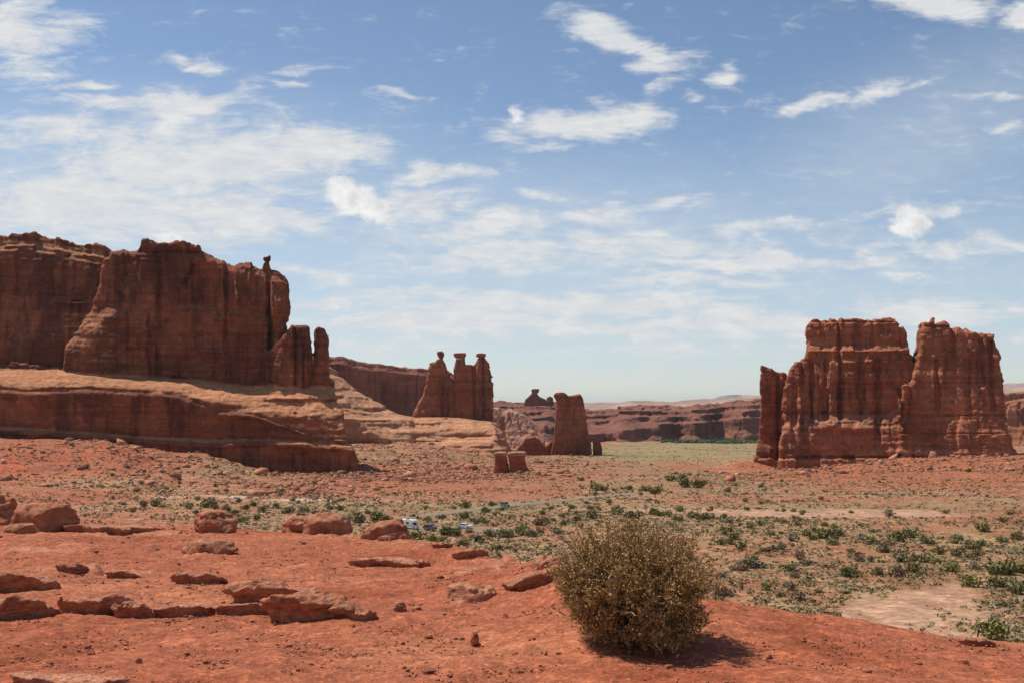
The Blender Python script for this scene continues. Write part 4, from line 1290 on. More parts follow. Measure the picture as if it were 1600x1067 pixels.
def shrub_proto(kind, var):
    rg = np.random.default_rng(sum(map(ord, kind)) * 10 + var)
    lobes = []
    for i in range(rg.integers(4, 8)):
        a = rg.uniform(0, 6.28); r = rg.uniform(0.05, 0.42)
        rr = rg.uniform(0.16, 0.30); h = rg.uniform(0.22, 0.50) * (1 - 0.5 * r)
        lobes.append((r * math.cos(a), r * math.sin(a), h, rr, rr, rr * rg.uniform(0.7, 1.0)))
    lobes.append((0, 0, 0.22, 0.42, 0.42, 0.2))
    n = 420 if kind in ('dark green', 'olive green', 'yellow green') else 300
    v, f, c = leaf_cloud(rg, n, lobes, 0.062, 1.0, 0.3, 0.45)
    v[:, 2] = np.maximum(v[:, 2], -0.02)
    base = np.asarray(SHRUB_COL[kind])
    cc = base * (1 + 0.28 * rg.normal(size=(n, 1))).clip(0.4, 1.8) * np.array([1, 1, 1])
    cc = cc + 0.03 * rg.random((n, 1)) * np.array([1.2, 1.0, 0.3])
    # a few bare stems
    sv = []; sf = []
    for i in range(7):
        a = rg.uniform(0, 6.28); tip = np.array([0.33 * math.cos(a), 0.33 * math.sin(a), rg.uniform(0.3, 0.6)])
        s = np.array([math.sin(a), -math.cos(a), 0]) * 0.014; k = len(v) + len(sv)
        sv += [s * 1.5 + (0, 0, -0.05), -s * 1.5 + (0, 0, -0.05), tip - s, tip + s]; sf.append((k, k + 1, k + 2, k + 3))
    V = np.vstack([v, np.array(sv)]); FF = np.vstack([f, np.array(sf)])
    C = np.vstack([np.repeat(cc, 4, 0), np.broadcast_to((0.17, 0.12, 0.085), (len(sv), 3))])
    o = mesh_obj(kind.replace(' ', '_') + '_shrub', V, FF, M_LEAF, smooth=False, colors=C.clip(0.01, 0.6))
    return o


SHRUBS = [  # px, py of the foot, width px, kind initial
    (588, 813, 34, 'd'), (603, 815, 22, 'd'), (645, 808, 12, 'd'), (669, 813, 12, 'd'), (664, 794, 11, 'o'), (710, 795, 10, 'd'), (727, 794, 21, 'd'), (726, 810, 19, 'd'), (758, 801, 20, 'd'),
    (769, 791, 15, 'd'), (785, 798, 12, 'd'), (755, 817, 13, 'd'), (698, 837, 30, 'd'), (648, 843, 24, 'y'), (676, 848, 22, 'y'), (690, 846, 18, 'o'), (780, 858, 19, 'd'), (848, 823, 30, 'b'), (852, 815, 14, 'd'), (733, 832, 13, 'o'), (712, 838, 22, 'd'),
    (560, 816, 30, 'o'), (540, 812, 26, 'g'), (740, 846, 26, 'g'), (765, 838, 24, 'o'), (790, 840, 30, 'o'), (815, 836, 34, 'o'), (835, 838, 24, 'g'), (870, 834, 26, 'g'), (722, 850, 22, 'o'), (745, 818, 16, 'o'),
    (335, 795, 15, 'd'), (322, 793, 30, 'o'), (292, 795, 16, 'o'), (305, 803, 12, 'd'), (240, 792, 22, 'o'), (222, 792, 18, 'g'), (280, 753, 8, 'd'), (336, 759, 10, 'd'), (440, 769, 11, 'd'), (425, 742, 12, 'd'), (395, 790, 15, 'd'),
    (366, 804, 16, 'd'), (383, 795, 17, 'd'), (372, 784, 11, 'd'), (457, 783, 11, 'd'), (532, 782, 15, 'b'), (530, 797, 15, 'd'), (515, 796, 14, 'd'), (430, 792, 13, 'd'), (575, 802, 14, 'o'), (410, 797, 18, 'o'), (350, 800, 20, 'o'),
    (450, 802, 22, 'o'), (475, 800, 20, 'g'), (495, 808, 20, 'o'), (400, 812, 16, 'd'), (375, 815, 18, 'o'), (225, 738, 9, 'd'), (220, 757, 9, 'd'), (260, 762, 9, 'o'), (490, 756, 12, 'o'), (175, 741, 9, 'd'),
    (1127, 852, 20, 'd'), (1139, 836, 25, 'd'), (1160, 860, 22, 'y'), (1292, 842, 36, 'd'), (1272, 843, 19, 'd'), (1209, 862, 17, 'd'), (1172, 825, 13, 'd'), (1198, 810, 8, 'd'), (1225, 818, 15, 'o'), (1132, 809, 13, 'd'),
    (1104, 810, 15, 'd'), (1365, 831, 11, 'd'), (1406, 845, 32, 'd'), (1428, 840, 30, 'o'), (1386, 864, 17, 'd'), (1344, 879, 23, 'b'), (1331, 864, 15, 'd'), (1328, 901, 36, 'd'), (1375, 898, 22, 'd'), (1406, 902, 32, 'b'),
    (1412, 878, 38, 'g'), (1445, 878, 30, 'o'), (1463, 881, 21, 'y'), (1471, 867, 24, 'd'), (1541, 831, 27, 'd'), (1490, 894, 28, 'y'), (1520, 917, 36, 'y'), (1529, 891, 17, 'b'), (1568, 901, 46, 'd'), (1594, 897, 32, 'd'),
    (1562, 917, 38, 'd'), (1591, 842, 25, 'd'), (1568, 845, 22, 'o'), (1180, 874, 17, 'y'), (1172, 888, 30, 'g'), (1190, 888, 28, 'g'), (1131, 904, 19, 'g'), (1198, 923, 21, 'y'), (1280, 927, 15, 'y'), (1233, 917, 17, 'o'),
    (1122, 953, 36, 'd'), (1143, 956, 30, 'd'), (1167, 961, 28, 'd'), (1243, 903, 22, 'b'), (1558, 1004, 56, 'y'), (1555, 972, 22, 'g'), (1207, 836, 19, 'o'), (1189, 761, 10, 'd'), (1515, 739, 12, 'd'), (1590, 930, 36, 'o'),
    (909, 752, 14, 'd'), (936, 767, 26, 'd'), (945, 767, 14, 'd'), (960, 767, 10, 'd'), (984, 765, 15, 'd'), (1050, 752, 22, 'd'), (1066, 754, 24, 'd'), (1072, 762, 26, 'd'), (1092, 763, 26, 'd'), (1025, 772, 24, 'd'), (1010, 767, 20, 'o'),
    (1098, 753, 11, 'd'), (1078, 744, 9, 'd'), (1137, 767, 17, 'd'), (917, 786, 11, 'd'), (894, 796, 16, 'd'), (922, 796, 15, 'd'), (937, 797, 9, 'd'), (927, 811, 22, 'd'), (901, 802, 9, 'd'), (860, 796, 13, 'd'),
    (962, 803, 26, 'o'), (984, 809, 22, 'd'), (1022, 804, 19, 'd'), (1056, 811, 15, 'd'), (1102, 813, 21, 'd'), (1064, 797, 20, 'o'), (1112, 793, 9, 'd'), (1040, 806, 20, 'o'), (1085, 808, 24, 'o'), (1000, 804, 20, 'g'),
    (1150, 843, 24, 'o'), (1240, 845, 24, 'g'), (1260, 838, 22, 'o'), (1310, 838, 26, 'o'), (1360, 850, 26, 'o'), (1350, 842, 20, 'g'), (1450, 850, 26, 'o'), (1500, 842, 22, 'o'), (1515, 852, 20, 'g'), (1535, 852, 22, 'o'), (1480, 800, 14, 'g'), (1390, 806, 22, 'b'), (1330, 800, 10, 'd'), (1580, 802, 16, 'o'),
]
KINDS = {'d': 'dark green', 'o': 'olive green', 'g': 'grey green', 'b': 'brown', 'y': 'yellow green'}


def place_name(px, py):
    if py < 775 and px < 560:
        return 'on the talus below the mesa'
    if px < 560:
        return 'on the flats between the mesa and the crest boulders'
    if px < 880:
        return 'beside the road and parked cars'
    if py < 775:
        return 'in the open middle valley between fin and butte'
    if px < 1110:
        return 'on the flat directly behind the bush'
    if px > 1480:
        return 'at the right edge of the valley beside the wash'
    if py > 868:
        return 'between the bush and the pale wash'
    return 'on the flat below the two-tower butte'


def build_shrubs():
    rg = np.random.default_rng(12)
    protos = {k: [shrub_proto(KINDS[k], i) for i in range(4)] for k in KINDS}
    used = set()
    lst = list(SHRUBS)
    tries = 0
    while len(lst) < 292 and tries < 4000:
        tries += 1
        px = rg.uniform(200, 1600); py = rg.uniform(742, 985)
        if px < 1110 and py > 850 - 0.05 * abs(px - 700):
            continue
        if px < 700 and py > 815 + (0 if px < 560 else 20):
            continue
        if px < 560 and py < 772 and rg.random() < 0.6:
            continue
        if 1270 < px < 1545 and 915 < py < 1005:
            continue
        if px > 1110 and py > 955:
            continue
        if rg.random() > (1.0 if 800 < py < 900 else 0.45):
            continue
        Y = ray_to_ground(px, py); X = (px - CX) / F * Y
        if np.abs(road_dist(np.array([X]), np.array([Y])))[0] < 5:
            continue
        if fbm(np.array([X / 40]), np.array([Y / 55]), np.array([0.]), 61, 4)[0] < rg.uniform(-0.5, 0.2):
            continue
        w = rg.uniform(1.6, 3.6)
        lst.append((px, py, w * F / Y, rg.choice(list('doooggbb'))))
    for px, py, w, k in lst:
        Y = ray_to_ground(px, py)
        X = (px - CX) / F * Y
        i = int(rg.integers(4)); p = protos[k][i]
        if (k, i) not in used:
            o = p; used.add((k, i))
        else:
            o = p.copy(); col.objects.link(o)
        s = w * Y / F * 0.97
        z = float(valley_z(np.array([X]), np.array([Y]))[0])
        o.location = (X, Y + s * 0.3, z - 0.04 * s)
        o.rotation_euler = (0, 0, rg.uniform(0, 6.28))
        o.scale = (s, s, s * rg.uniform(0.8, 1.15))
        pl = place_name(px, py)
        kn = KINDS[k]
        o['label'] = '%s desert shrub %s' % (kn, pl); o['category'] = 'shrub'
        o['group'] = '%s shrubs %s' % (kn, pl)
    for k in protos:
        for i, p in enumerate(protos[k]):
            if (k, i) not in used:
                bpy.data.objects.remove(p)


def build_scrub():
    rg = np.random.default_rng(31)
    n = 230000
    Y = np.sqrt(rg.uniform(140 ** 2, 1000 ** 2, n)) if False else np.exp(rg.uniform(math.log(140), math.log(2400), n))
    px = rg.uniform(-40, 1640, n)
    X = (px - CX) / F * Y
    py = ground_py(px, Y)
    w1 = fbm(X / 40, Y / 55, 0 * X, 61, 4); w2 = fbm(X / 12, Y / 14, 0 * X, 62, 3)
    dens = 0.33 + 0.8 * w1 + 0.6 * w2 + 0.22 * sstep(790, 815, py) * sstep(620, 800, px)
    dens -= 1.2 * wash_mask(px, py, X, Y)
    dens -= 0.8 * px_patch(px, py, 1300, 801, 190, 8, 0.4)
    dens -= 0.3 * sstep(600, 400, px) * sstep(770, 740, py)
    near = np.exp(-Y / 2500)
    k = (dens * near > rg.random(n)) & (road_dist(X, Y) > 4)
    X, Y, px, py = X[k], Y[k], px[k], py[k]
    m = len(X)
    Z = valley_z(X, Y)
    s = 0.29 * np.exp(0.45 * rg.normal(size=m)) * (Y / 300) ** 0.35
    q = 7
    d = rg.normal(size=(m, q, 3)); d[..., 2] = np.abs(d[..., 2]) + 0.25
    d /= np.linalg.norm(d, axis=2)[..., None]
    ctr = np.stack([X, Y, Z], -1)[:, None, :] + d * s[:, None, None] * np.array([1.1, 1.1, 0.75])
    t = rg.normal(size=(m, q, 3)); t /= np.linalg.norm(t, axis=2)[..., None]
    b = np.cross(d, t)
    ss = s[:, None, None] * 0.55
    v = np.stack([ctr - t * ss, ctr - b * ss, ctr + t * ss, ctr + b * ss], 2).reshape(-1, 3)
    f = np.arange(4 * m * q).reshape(-1, 4)
    pal = np.array([(0.19, 0.165, 0.075), (0.22, 0.18, 0.10), (0.27, 0.21, 0.105), (0.12, 0.115, 0.045), (0.20, 0.135, 0.08), (0.33, 0.265, 0.12)])
    c = pal[rg.choice(6, m, p=[.26, .22, .16, .14, .12, .10])] * (1 + 0.22 * rg.normal(size=(m, 1))).clip(0.5, 1.6)
    c = np.repeat(c, q * 4, 0)
    o = mesh_obj('desert_scrub', v, f, M_LEAF, smooth=False, colors=c.clip(0.02, 0.6))
    o['kind'] = 'stuff'
    # far green belt under the far cliff
    n = 5000
    px = rg.uniform(930, 1215, n); py = rg.uniform(684, 700, n)
    keep = (px_patch(px, py, 1115, 688, 90, 5, 0.4) + px_patch(px, py, 985, 703, 60, 2.2, 0.4)) > rg.random(n)
    px, py = px[keep], py[keep]
    yy = np.array([ray_to_ground(a, b) for a, b in zip(px[:900], py[:900])]); px = px[:900]
    X = (px - CX) / F * yy
    s = rg.uniform(2.0, 4.5, len(X))
    V, Fc = ico()
    P = V[None] * s[:, None, None] * (1 + 0.3 * rg.normal(size=(len(X), 12, 1))) * np.array([1.4, 1, .8])
    P += np.stack([X, yy, valley_z(X, yy) + 0.5 * s], -1)[:, None, :]
    c = np.repeat(np.array((0.05, 0.085, 0.03))[None] * (1 + 0.3 * rg.normal(size=(len(X), 1))).clip(.5, 1.6), 12, 0)
    o = mesh_obj('far_thicket', P.reshape(-1, 3), (Fc[None] + 12 * np.arange(len(X))[:, None, None]).reshape(-1, 3), M_LEAF, smooth=False, colors=c)
    o['kind'] = 'stuff'


def build_talus():
    """countable blocks lying on the slopes, plus fine rubble"""
    rg = np.random.default_rng(77)
    V, Fc = ico2()
    protos = []
    for i in range(6):
        v = V * np.array([1, rg.uniform(0.7, 1.0), rg.uniform(0.5, 0.75)])
        for j in range(6):
            nv = rg.normal(size=3); nv /= np.linalg.norm(nv)
            e = 0.62 * rg.uniform(0.8, 1.1); dd = v @ nv
            v = v - np.clip(dd - e, 0, None)[:, None] * nv
        v = v * (1 + 0.06 * rg.normal(size=(len(v), 1)))
        c = np.array((0.42, 0.17, 0.09)) * (1 + 0.12 * rg.normal(size=(len(v), 1))) * rg.uniform(0.8, 1.2)
        protos.append(mesh_obj('fallen_block', v, Fc, M_ROCK, smooth=False, colors=c.clip(.02, .8)))
    spots = [(246, 730, 12), (278, 722, 14), (290, 724, 10), (267, 704, 9), (305, 716, 9), (320, 728, 12), (222, 704, 7), (342, 742, 12), (366, 749, 13), (405, 744, 28), (375, 737, 12), (415, 762, 11), (452, 757, 13), (462, 766, 14), (476, 773, 13), (445, 752, 9),
             (300, 752, 11), (215, 752, 9), (350, 757, 9), (395, 754, 10), (300, 738, 8), (330, 745, 8), (470, 758, 10), (488, 766, 9), (255, 741, 8), (385, 760, 8), (430, 770, 9), (500, 752, 8),
             (735, 733, 22), (700, 728, 10), (660, 740, 9), (640, 726, 9), (680, 716, 10), (708, 690, 9), (718, 740, 10), (620, 716, 9), (655, 702, 10), (690, 733, 8), (840, 742, 10), (850, 744, 12), (875, 741, 14), (890, 746, 10), (862, 748, 8),
             (1143, 752, 20), (1100, 757, 15), (1110, 760, 8), (1055, 741, 12), (1430, 728, 12), (1440, 735, 11), (1455, 735, 12), (1410, 738, 8), (1385, 735, 8), (1585, 735, 14), (1597, 740, 12), (1560, 738, 9), (1350, 742, 7), (1470, 727, 8), (1575, 748, 8)]
    for i, (px, py, w) in enumerate(spots):
        p = protos[i % 6]
        o = p if i < 6 else p.copy()
        if i >= 6:
            col.objects.link(o)
        Y = ray_to_ground(px, py); X = (px - CX) / F * Y
        s = 0.56 * w * Y / F
        o.location = (X, Y + s, float(valley_z(np.array([X]), np.array([Y]))[0]) + 0.22 * s)
        o.rotation_euler = (rg.uniform(-.2, .2), rg.uniform(-.2, .2), rg.uniform(0, 6.28)); o.scale = (s, s, s)
        o['category'] = 'rock block'
        where = 'on the talus below the mesa' if px < 560 else 'on the slope below the slickrock' if px < 1000 else 'on the plain left of the two-tower butte' if px < 1200 else 'at the foot of the two-tower butte'
        o['label'] = 'fallen red rock block ' + where; o['group'] = 'fallen rock blocks ' + where
    n = 20000
    px = np.concatenate([rg.uniform(-20, 560, n // 3), rg.uniform(520, 900, n // 2), rg.uniform(1150, 1620, n // 4)])
    Y = np.concatenate([rg.uniform(470, 800, n // 3), rg.uniform(640, 1270, n // 2), rg.uniform(820, 985, n // 4)])
    px = px + 45 * rg.normal(size=len(px))
    X = (px - CX) / F * Y
    k = fbm(X / 25, Y / 25, 0 * X, 111, 3) + 0.1 > rg.uniform(-0.4, 0.6, len(X))
    X, Y = X[k], Y[k]
    s = 0.50 * np.exp(0.6 * rg.normal(size=len(X))) * (Y / 700) ** 0.5
    o = scatter_stones('rubble', X, Y, valley_z(X, Y) + 0.2 * s, s, M_ROCK, (0.43, 0.20, 0.12), 78, 0.3)


def tube(P, r0, r1, sides=3):
    P = np.asarray(P); n = len(P)
    t = np.gradient(P, axis=0); t /= np.linalg.norm(t, axis=1)[:, None] + 1e-9
    a = np.cross(t, (0.31, 0.2, 0.93)); a /= np.linalg.norm(a, axis=1)[:, None] + 1e-9
    b = np.cross(t, a)
    r = np.linspace(r0, r1, n)[:, None]
    ring = [P + r * (a * math.cos(q) + b * math.sin(q)) for q in np.linspace(0, 2 * math.pi, sides, endpoint=False)]
    v = np.stack(ring, 1).reshape(-1, 3)
    i = np.arange(n * sides).reshape(n, sides)
    f = np.stack([i[:-1], np.roll(i, -1, 1)[:-1], np.roll(i, -1, 1)[1:], i[1:]], -1).reshape(-1, 4)
    return v, f


def build_bush():
    rg = np.random.default_rng(3)
    px, py = 988, 1000
    Y = ray_to_hill(px, py); X = (px - CX) / F * Y
    z = float(hill_z(np.array([X]), np.array([Y]))[0])
    k = Y / F
    root = empty('dry_bush', (X, Y, z))
    R = 120 * k                   # half width
    H = 190 * k                   # height
    cz = 0.50 * H

    def surf(d):
        # irregular dome: lobes on the crown, lifted skirt
        a = math.atan2(d[1], d[0])
        q = 1 + 0.22 * float(fbm(np.array([d[0] * 2.2]), np.array([d[1] * 2.2]), np.array([d[2] * 2.2]), 141, 3)[0]) * 1.6
        up = H - cz if d[2] > 0 else cz * (0.95 - 0.08 * d[0])
        fl = 1.0 + 0.10 * (1 - d[2] ** 2)
        return np.array([d[0] * R * fl * q, d[1] * R * 0.95 * fl * q, cz + np.sign(d[2]) * abs(d[2]) ** (0.95 if d[2] > 0 else 0.8) * up * q])
    bark = attr_mat('bush_bark', (30, 120), 0.002, 0.4, 0.25)
    leafm = attr_mat('bush_leaf', (14, 60), 0.0, 0.0, 0.25, rough=0.7, spec=0.25)
    LV = []; LC = []
    dead = []
    nb = 13
    clumps = []; cl_r = []
    for bi in range(nb):
        q = []
        for j in range(5):
            a0 = bi / nb * 2 * math.pi + rg.uniform(-0.35, 0.35); e0 = rg.uniform(-0.95, 1.45)
            q.append(np.array([math.cos(a0) * math.cos(e0), math.sin(a0) * math.cos(e0), math.sin(e0)]))
        clumps.append(q); cl_r.append(rg.uniform(0.82, 1.09, 3))
    for bi in range(nb):
        ang = bi / nb * 2 * math.pi + rg.uniform(-0.2, 0.2)
        BV = []; BF = []; off = 0
        base = np.array([math.cos(ang), math.sin(ang), 0]) * 0.05 * rg.uniform(0.3, 1)
        mid = np.array([math.cos(ang) * R * 0.30, math.sin(ang) * R * 0.30, cz * rg.uniform(0.45, 0.9)])
        v, f = tube([base + (0, 0, -0.05), base * 0.7 + mid * 0.35 + rg.normal(0, .015, 3), mid], 0.012, 0.007, 5)
        BV.append(v); BF.append(f + off); off += len(v)
        for ti in range(70):
            cl = clumps[bi][rg.integers(len(clumps[bi]))]
            d = cl + rg.normal(0, 0.20, 3); d /= np.linalg.norm(d)
            d[2] = max(d[2], -0.9)
            end = surf(d) * cl_r[bi][int(rg.integers(3))] * rg.uniform(0.80, 1.05)
            st = base * 0.5 + mid * rg.uniform(0.35, 1.0) + rg.normal(0, 0.02, 3)
            n = 7
            tt = np.linspace(0, 1, n)[:, None]
            bend = rg.normal(0, 0.05, 3)
            pts = st * (1 - tt) + end * tt + bend * np.sin(tt * math.pi) + np.cumsum(rg.normal(0, 0.008, (n, 3)), 0)
            v, f = tube(pts, 0.0045, 0.0015, 3)
            BV.append(v); BF.append(f + off); off += len(v)
            # side twiglets with leaves
            for si in range(12):
                u = rg.uniform(0.35, 1.0); i0 = u * (n - 1); j = min(int(i0), n - 2)
                p0 = pts[j] + (pts[j + 1] - pts[j]) * (i0 - j)
                dr = (pts[j + 1] - pts[j]); dr /= np.linalg.norm(dr) + 1e-9
                dv = dr * 0.7 + rg.normal(0, 0.7, 3); dv /= np.linalg.norm(dv)
                L = rg.uniform(0.03, 0.085)
                p1 = p0 + dv * L * 0.5 + rg.normal(0, .004, 3); p2 = p0 + dv * L + rg.normal(0, .008, 3)
                tv, tf = tube([p0, p1, p2], 0.0016, 0.0009, 3)
                BV.append(tv); BF.append(tf + off); off += len(tv)
                if rg.random() < 0.03 and u > 0.6:
                    dead.append((p0, dv))
                nl = 8
                s = rg.random((nl, 1))
                c = p0 + (p2 - p0) * s + rg.normal(0, 0.006, (nl, 3))
                ld = dv + rg.normal(0, 0.8, (nl, 3)); ld /= np.linalg.norm(ld, axis=1)[:, None]
                sd_ = np.cross(ld, rg.normal(size=(nl, 3))); sd_ /= np.linalg.norm(sd_, axis=1)[:, None] + 1e-9
                ll = rg.uniform(0.012, 0.023, (nl, 1)); wv = ll * 0.27
                q = np.stack([c, c + ld * ll * 0.5 + sd_ * wv, c + ld * ll, c + ld * ll * 0.5 - sd_ * wv], 1)
                LV.append(q.reshape(-1, 3))
                pal = np.array([(0.46, 0.285, 0.085), (0.36, 0.24, 0.075), (0.54, 0.36, 0.14), (0.46, 0.20, 0.07), (0.27, 0.20, 0.065)])
                cc = pal[rg.choice(5, nl, p=[.32, .26, .18, .12, .12])] * rg.uniform(0.75, 1.3, (nl, 1))
                LC.append(np.repeat(cc, 4, 0))
        V = np.vstack(BV); FF = np.vstack(BF)
        cc = np.broadcast_to((0.24, 0.15, 0.095), (len(V), 3)) * (1 + 0.2 * rg.normal(size=(len(V), 1))).clip(.5, 1.5)
        mesh_obj('branch', V, FF, bark, root, colors=cc)
    V = np.vstack(LV); C = np.vstack(LC)
    mesh_obj('foliage', V, np.arange(len(V)).reshape(-1, 4), leafm, root, smooth=False, colors=C.clip(.01, .6))
    twigs = []
    dead.sort(key=lambda q: q[0][1])
    for p0, dv in dead[::max(1, len(dead) // 60)][:48]:
        L = rg.uniform(0.05, 0.13)
        tt = np.linspace(0, 1, 4)[:, None]
        twigs.append(tube(p0 + dv * L * tt + np.cumsum(rg.normal(0, 0.007, (4, 3)), 0), 0.0026, 0.0012, 4))
    for a in range(7):     # the pale forked twigs low on the near side
        p = np.array([rg.uniform(-0.22, 0.12), -R * 0.80, cz * rg.uniform(0.35, 0.95)])
        twigs.append(tube(p + np.cumsum(np.vstack([[0, 0, 0], rg.normal((0.012, -0.008, 0.012), 0.016, (5, 3))]), 0), 0.0040, 0.002, 5))
    for v, f in twigs:
        o = mesh_obj('dead_twig', v, f, bark, root, colors=np.broadcast_to((0.55, 0.47, 0.38), (len(v), 3)))
        o['label'] = 'bleached bare twig'
    tag(root, 'round dry olive-brown bush on the bare red dirt casting a dark shadow', 'bush')


# ---------------------------------------------------------------- vehicles
def box_bm(parts):
    """parts: list of (8 verts profile) built from side outlines: (list of (y,z), half width bottom, half width top)"""
    V = []; Fs = []
    return V, Fs


def extrude_profile(name, prof, hw, mat, parent, taper=0.0, x0=None, x1=None, bevel=0.04):
    """side outline (y,z) extruded across x; upper points pulled in by taper"""
    import bmesh
    bm = bmesh.new()
    zs = [p[1] for p in prof]; zm, zx = min(zs), max(zs)
    a = -hw if x0 is None else x0; b = hw if x1 is None else x1
    L = [];  R = []
    for y, z in prof:
        t = taper * (z - zm) / max(zx - zm, 1e-6)
        L.append(bm.verts.new((a + t, y, z))); R.append(bm.verts.new((b - t, y, z)))
    n = len(prof)
    bm.faces.new(L); bm.faces.new(R[::-1])
    for i in range(n):
        j = (i + 1) % n
        bm.faces.new((L[j], L[i], R[i], R[j]))
    bmesh.ops.recalc_face_normals(bm, faces=bm.faces)
    if bevel:
        bmesh.ops.bevel(bm, geom=list(bm.edges), offset=bevel, segments=2, affect='EDGES', clamp_overlap=True)
    me = bpy.data.meshes.new(name); bm.to_mesh(me); bm.free()
    me.materials.append(mat)
    o = bpy.data.objects.new(name, me); col.objects.link(o); o.parent = parent
    return o


def wheel(parent, x, y, r, w, tyre, rimm):
    import bmesh

    def cyl(nm, rr, ww, mat, par):
        bm = bmesh.new()
        bmesh.ops.create_cone(bm, cap_ends=True, segments=20, radius1=rr, radius2=rr, depth=ww)
        bmesh.ops.rotate(bm, verts=bm.verts, matrix=__import__('mathutils').Matrix.Rotation(math.pi / 2, 3, 'Y'))
        me = bpy.data.meshes.new(nm); bm.to_mesh(me); bm.free(); me.materials.append(mat)
        o = bpy.data.objects.new(nm, me); col.objects.link(o); o.parent = par
        return o
    o = cyl('wheel', r, w, tyre, parent); o.location = (x, y, r)
    cyl('rim', r * 0.6, w + 0.02, rimm, o)


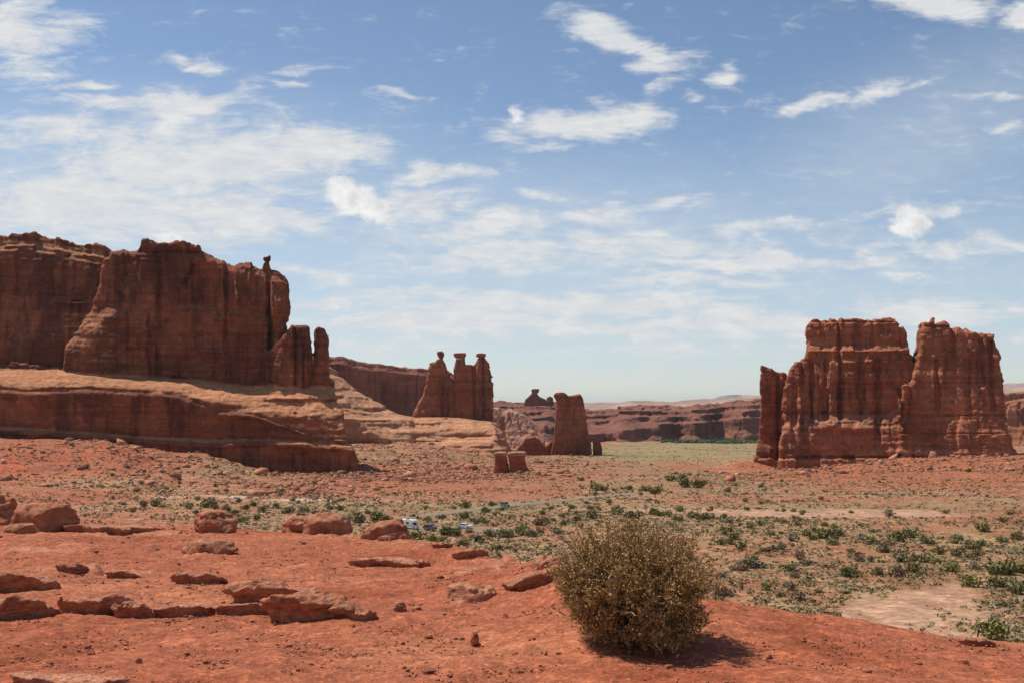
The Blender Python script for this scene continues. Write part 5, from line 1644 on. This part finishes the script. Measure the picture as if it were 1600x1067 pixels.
def build_vehicles():
    glass, _, _ = principled('car_glass', (0.02, 0.025, 0.03), 0.08, 0.6)
    tyre, _, _ = principled('tyre_rubber', (0.025, 0.025, 0.025), 0.9)
    rimm, _, _ = principled('rim_metal', (0.45, 0.45, 0.46), 0.4)
    lampm, _, _ = principled('lamp_glass', (0.7, 0.7, 0.68), 0.2, 0.5)
    redm, _, _ = principled('tail_lamp', (0.35, 0.02, 0.02), 0.3, 0.5)
    grey, _, _ = principled('grey_panel', (0.16, 0.15, 0.14), 0.6)

    def paint(n, c, r=0.35):
        m, N, b = principled(n, c, r, 0.5)
        tc = N.node('ShaderNodeTexCoord')
        N.link(N.maprange(N.noise(tc.outputs['Object'], 3, 3), 0.3, 0.7, r * 0.8, r * 1.3), b.inputs['Roughness'])
        return m

    def put(root, px, py, rz):
        Y = ray_to_ground(px, py); X = (px - CX) / F * Y
        root.location = (X, Y, float(valley_z(np.array([X]), np.array([Y]))[0]) + 0.3)
        root.rotation_euler = (0, 0, rz)

    def car(px, py, rz, c, label, cat='car', tall=False, s=1.0):
        root = empty('parked_car'); m = paint('car_paint', c)
        L = 2.2; h = 1.05 if not tall else 1.15; rf = 1.5 if not tall else 1.8
        extrude_profile('body', [(-L, 0.35), (-L, 0.85), (-L + 0.1, 0.95), (-1.0, h), (1.6, h + 0.05), (L, h - 0.05), (L, 0.35)], 0.88, m, root, 0.05)
        extrude_profile('cabin', [(-0.95, h - .02), (-0.25, rf), (1.3, rf), (1.95 if tall else 1.85, h)], 0.84, m, root, 0.14)
        extrude_profile('windscreen', [(-0.93, h + .05), (-0.31, rf - .07), (-0.34, rf - .07), (-0.98, h + .05)], 0.68, glass, root, 0.08, bevel=0)
        extrude_profile('rear_window', [(1.34, rf - .07), (1.88, h + .08), (1.93, h + .08), (1.38, rf - .07)], 0.66, glass, root, 0.08, bevel=0)
        for sgn in (-1, 1):
            extrude_profile('side_window', [(-0.7, h + .06), (-0.2, rf - .08), (1.25, rf - .08), (1.65, h + .06)], 0, glass, root, 0, x0=sgn * 0.80 - 0.025, x1=sgn * 0.80 + 0.025, bevel=0)
            extrude_profile('headlight', [(-L - .02, 0.66), (-L - .02, 0.84), (-L + .1, 0.84), (-L + .1, 0.66)], 0, lampm, root, 0, x0=sgn * 0.62 - .18, x1=sgn * 0.62 + .18, bevel=0.02)
            extrude_profile('tail_light', [(L - .1, 0.68), (L - .1, 0.9), (L + .02, 0.9), (L + .02, 0.68)], 0, redm, root, 0, x0=sgn * 0.68 - .13, x1=sgn * 0.68 + .13, bevel=0.02)
            for yy in (-1.35, 1.35):
                wheel(root, sgn * 0.80, yy, 0.33, 0.22, tyre, rimm)
        put(root, px, py, rz); root.scale = (s, s, s)
        tag(root, label, cat)
    car(672, 828.5, 0.9, (0.10, 0.05, 0.075), 'dark purple car parked between the camper and the large shrub', s=1.0)
    car(727, 826.5, 1.1, (0.78, 0.78, 0.76), 'white car half hidden behind shrubs near the road', s=1.0)
    car(789, 793, 0.6, (0.085, 0.095, 0.10), 'dark grey car driving on the road among shrubs', tall=True)
    root = empty('camper_van'); m = paint('camper_paint', (0.80, 0.80, 0.77), 0.5)
    extrude_profile('body', [(-1.6, 0.55), (-1.6, 2.0), (-2.6, 2.3), (-2.7, 2.75), (-2.4, 3.05), (3.6, 3.05), (3.6, 0.55)], 1.15, m, root, 0.03)
    extrude_profile('cab', [(-3.5, 0.45), (-3.5, 1.15), (-2.5, 1.35), (-1.95, 2.1), (-1.6, 2.1), (-1.6, 0.45)], 1.0, m, root, 0.1)
    extrude_profile('windscreen', [(-2.52, 1.38), (-2.0, 2.05), (-2.04, 2.07), (-2.57, 1.40)], 0.85, glass, root, 0.06, bevel=0)
    extrude_profile('rear_panel', [(3.6, 0.8), (3.6, 2.9), (3.64, 2.9), (3.64, 0.8)], 1.02, grey, root, 0, bevel=0)
    extrude_profile('rear_window', [(3.64, 1.7), (3.64, 2.4), (3.67, 2.4), (3.67, 1.7)], 0.6, glass, root, 0, bevel=0)
    extrude_profile('roof_vent', [(0.2, 3.05), (0.3, 3.4), (1.3, 3.4), (1.4, 3.05)], 0.35, grey, root, 0.05)
    for sgn in (-1, 1):
        extrude_profile('side_window', [(-0.6, 1.7), (-0.6, 2.3), (0.6, 2.3), (0.6, 1.7)], 0, glass, root, 0, x0=sgn * 1.14 - .03, x1=sgn * 1.14 + .03, bevel=0)
        extrude_profile('side_window', [(1.6, 1.7), (1.6, 2.3), (2.8, 2.3), (2.8, 1.7)], 0, glass, root, 0, x0=sgn * 1.14 - .03, x1=sgn * 1.14 + .03, bevel=0)
        extrude_profile('stripe', [(-1.5, 1.15), (-1.5, 1.28), (3.5, 1.28), (3.5, 1.15)], 0, grey, root, 0, x0=sgn * 1.145 - .015, x1=sgn * 1.145 + .015, bevel=0)
        for yy in (-2.7, 1.9):
            wheel(root, sgn * 0.98, yy, 0.4, 0.28, tyre, rimm)
    put(root, 640, 827, 0.95); root.scale = (0.88, 0.88, 0.88)
    tag(root, 'white camper van with a grey rear parked behind the crest boulder', 'camper van')


build_fore_rocks()
build_gravel()
build_bush()
build_shrubs()
build_scrub()
build_talus()
build_vehicles()


# ---------------------------------------------------------------- air
HAZE = 1.3e-5


def build_haze():
    v = np.array([(x, y, z) for x in (-70000, 70000) for y in (-5000, 60000) for z in (-190, 290)], float)
    f = np.array([(0, 1, 3, 2), (4, 6, 7, 5), (0, 4, 5, 1), (2, 3, 7, 6), (0, 2, 6, 4), (1, 5, 7, 3)])
    m = bpy.data.materials.new('haze_air'); m.use_nodes = True
    N = Nodes(m.node_tree); N.n.clear()
    o = N.node('ShaderNodeOutputMaterial'); p = N.node('ShaderNodeVolumePrincipled')
    p.inputs['Color'].default_value = (0.93, 0.97, 1.0, 1)
    p.inputs['Density'].default_value = HAZE
    p.inputs['Anisotropy'].default_value = 0.3
    N.link(p.outputs[0], o.inputs['Volume'])
    ob = mesh_obj('haze', v, f, m, smooth=False)
    ob['kind'] = 'stuff'


build_haze()
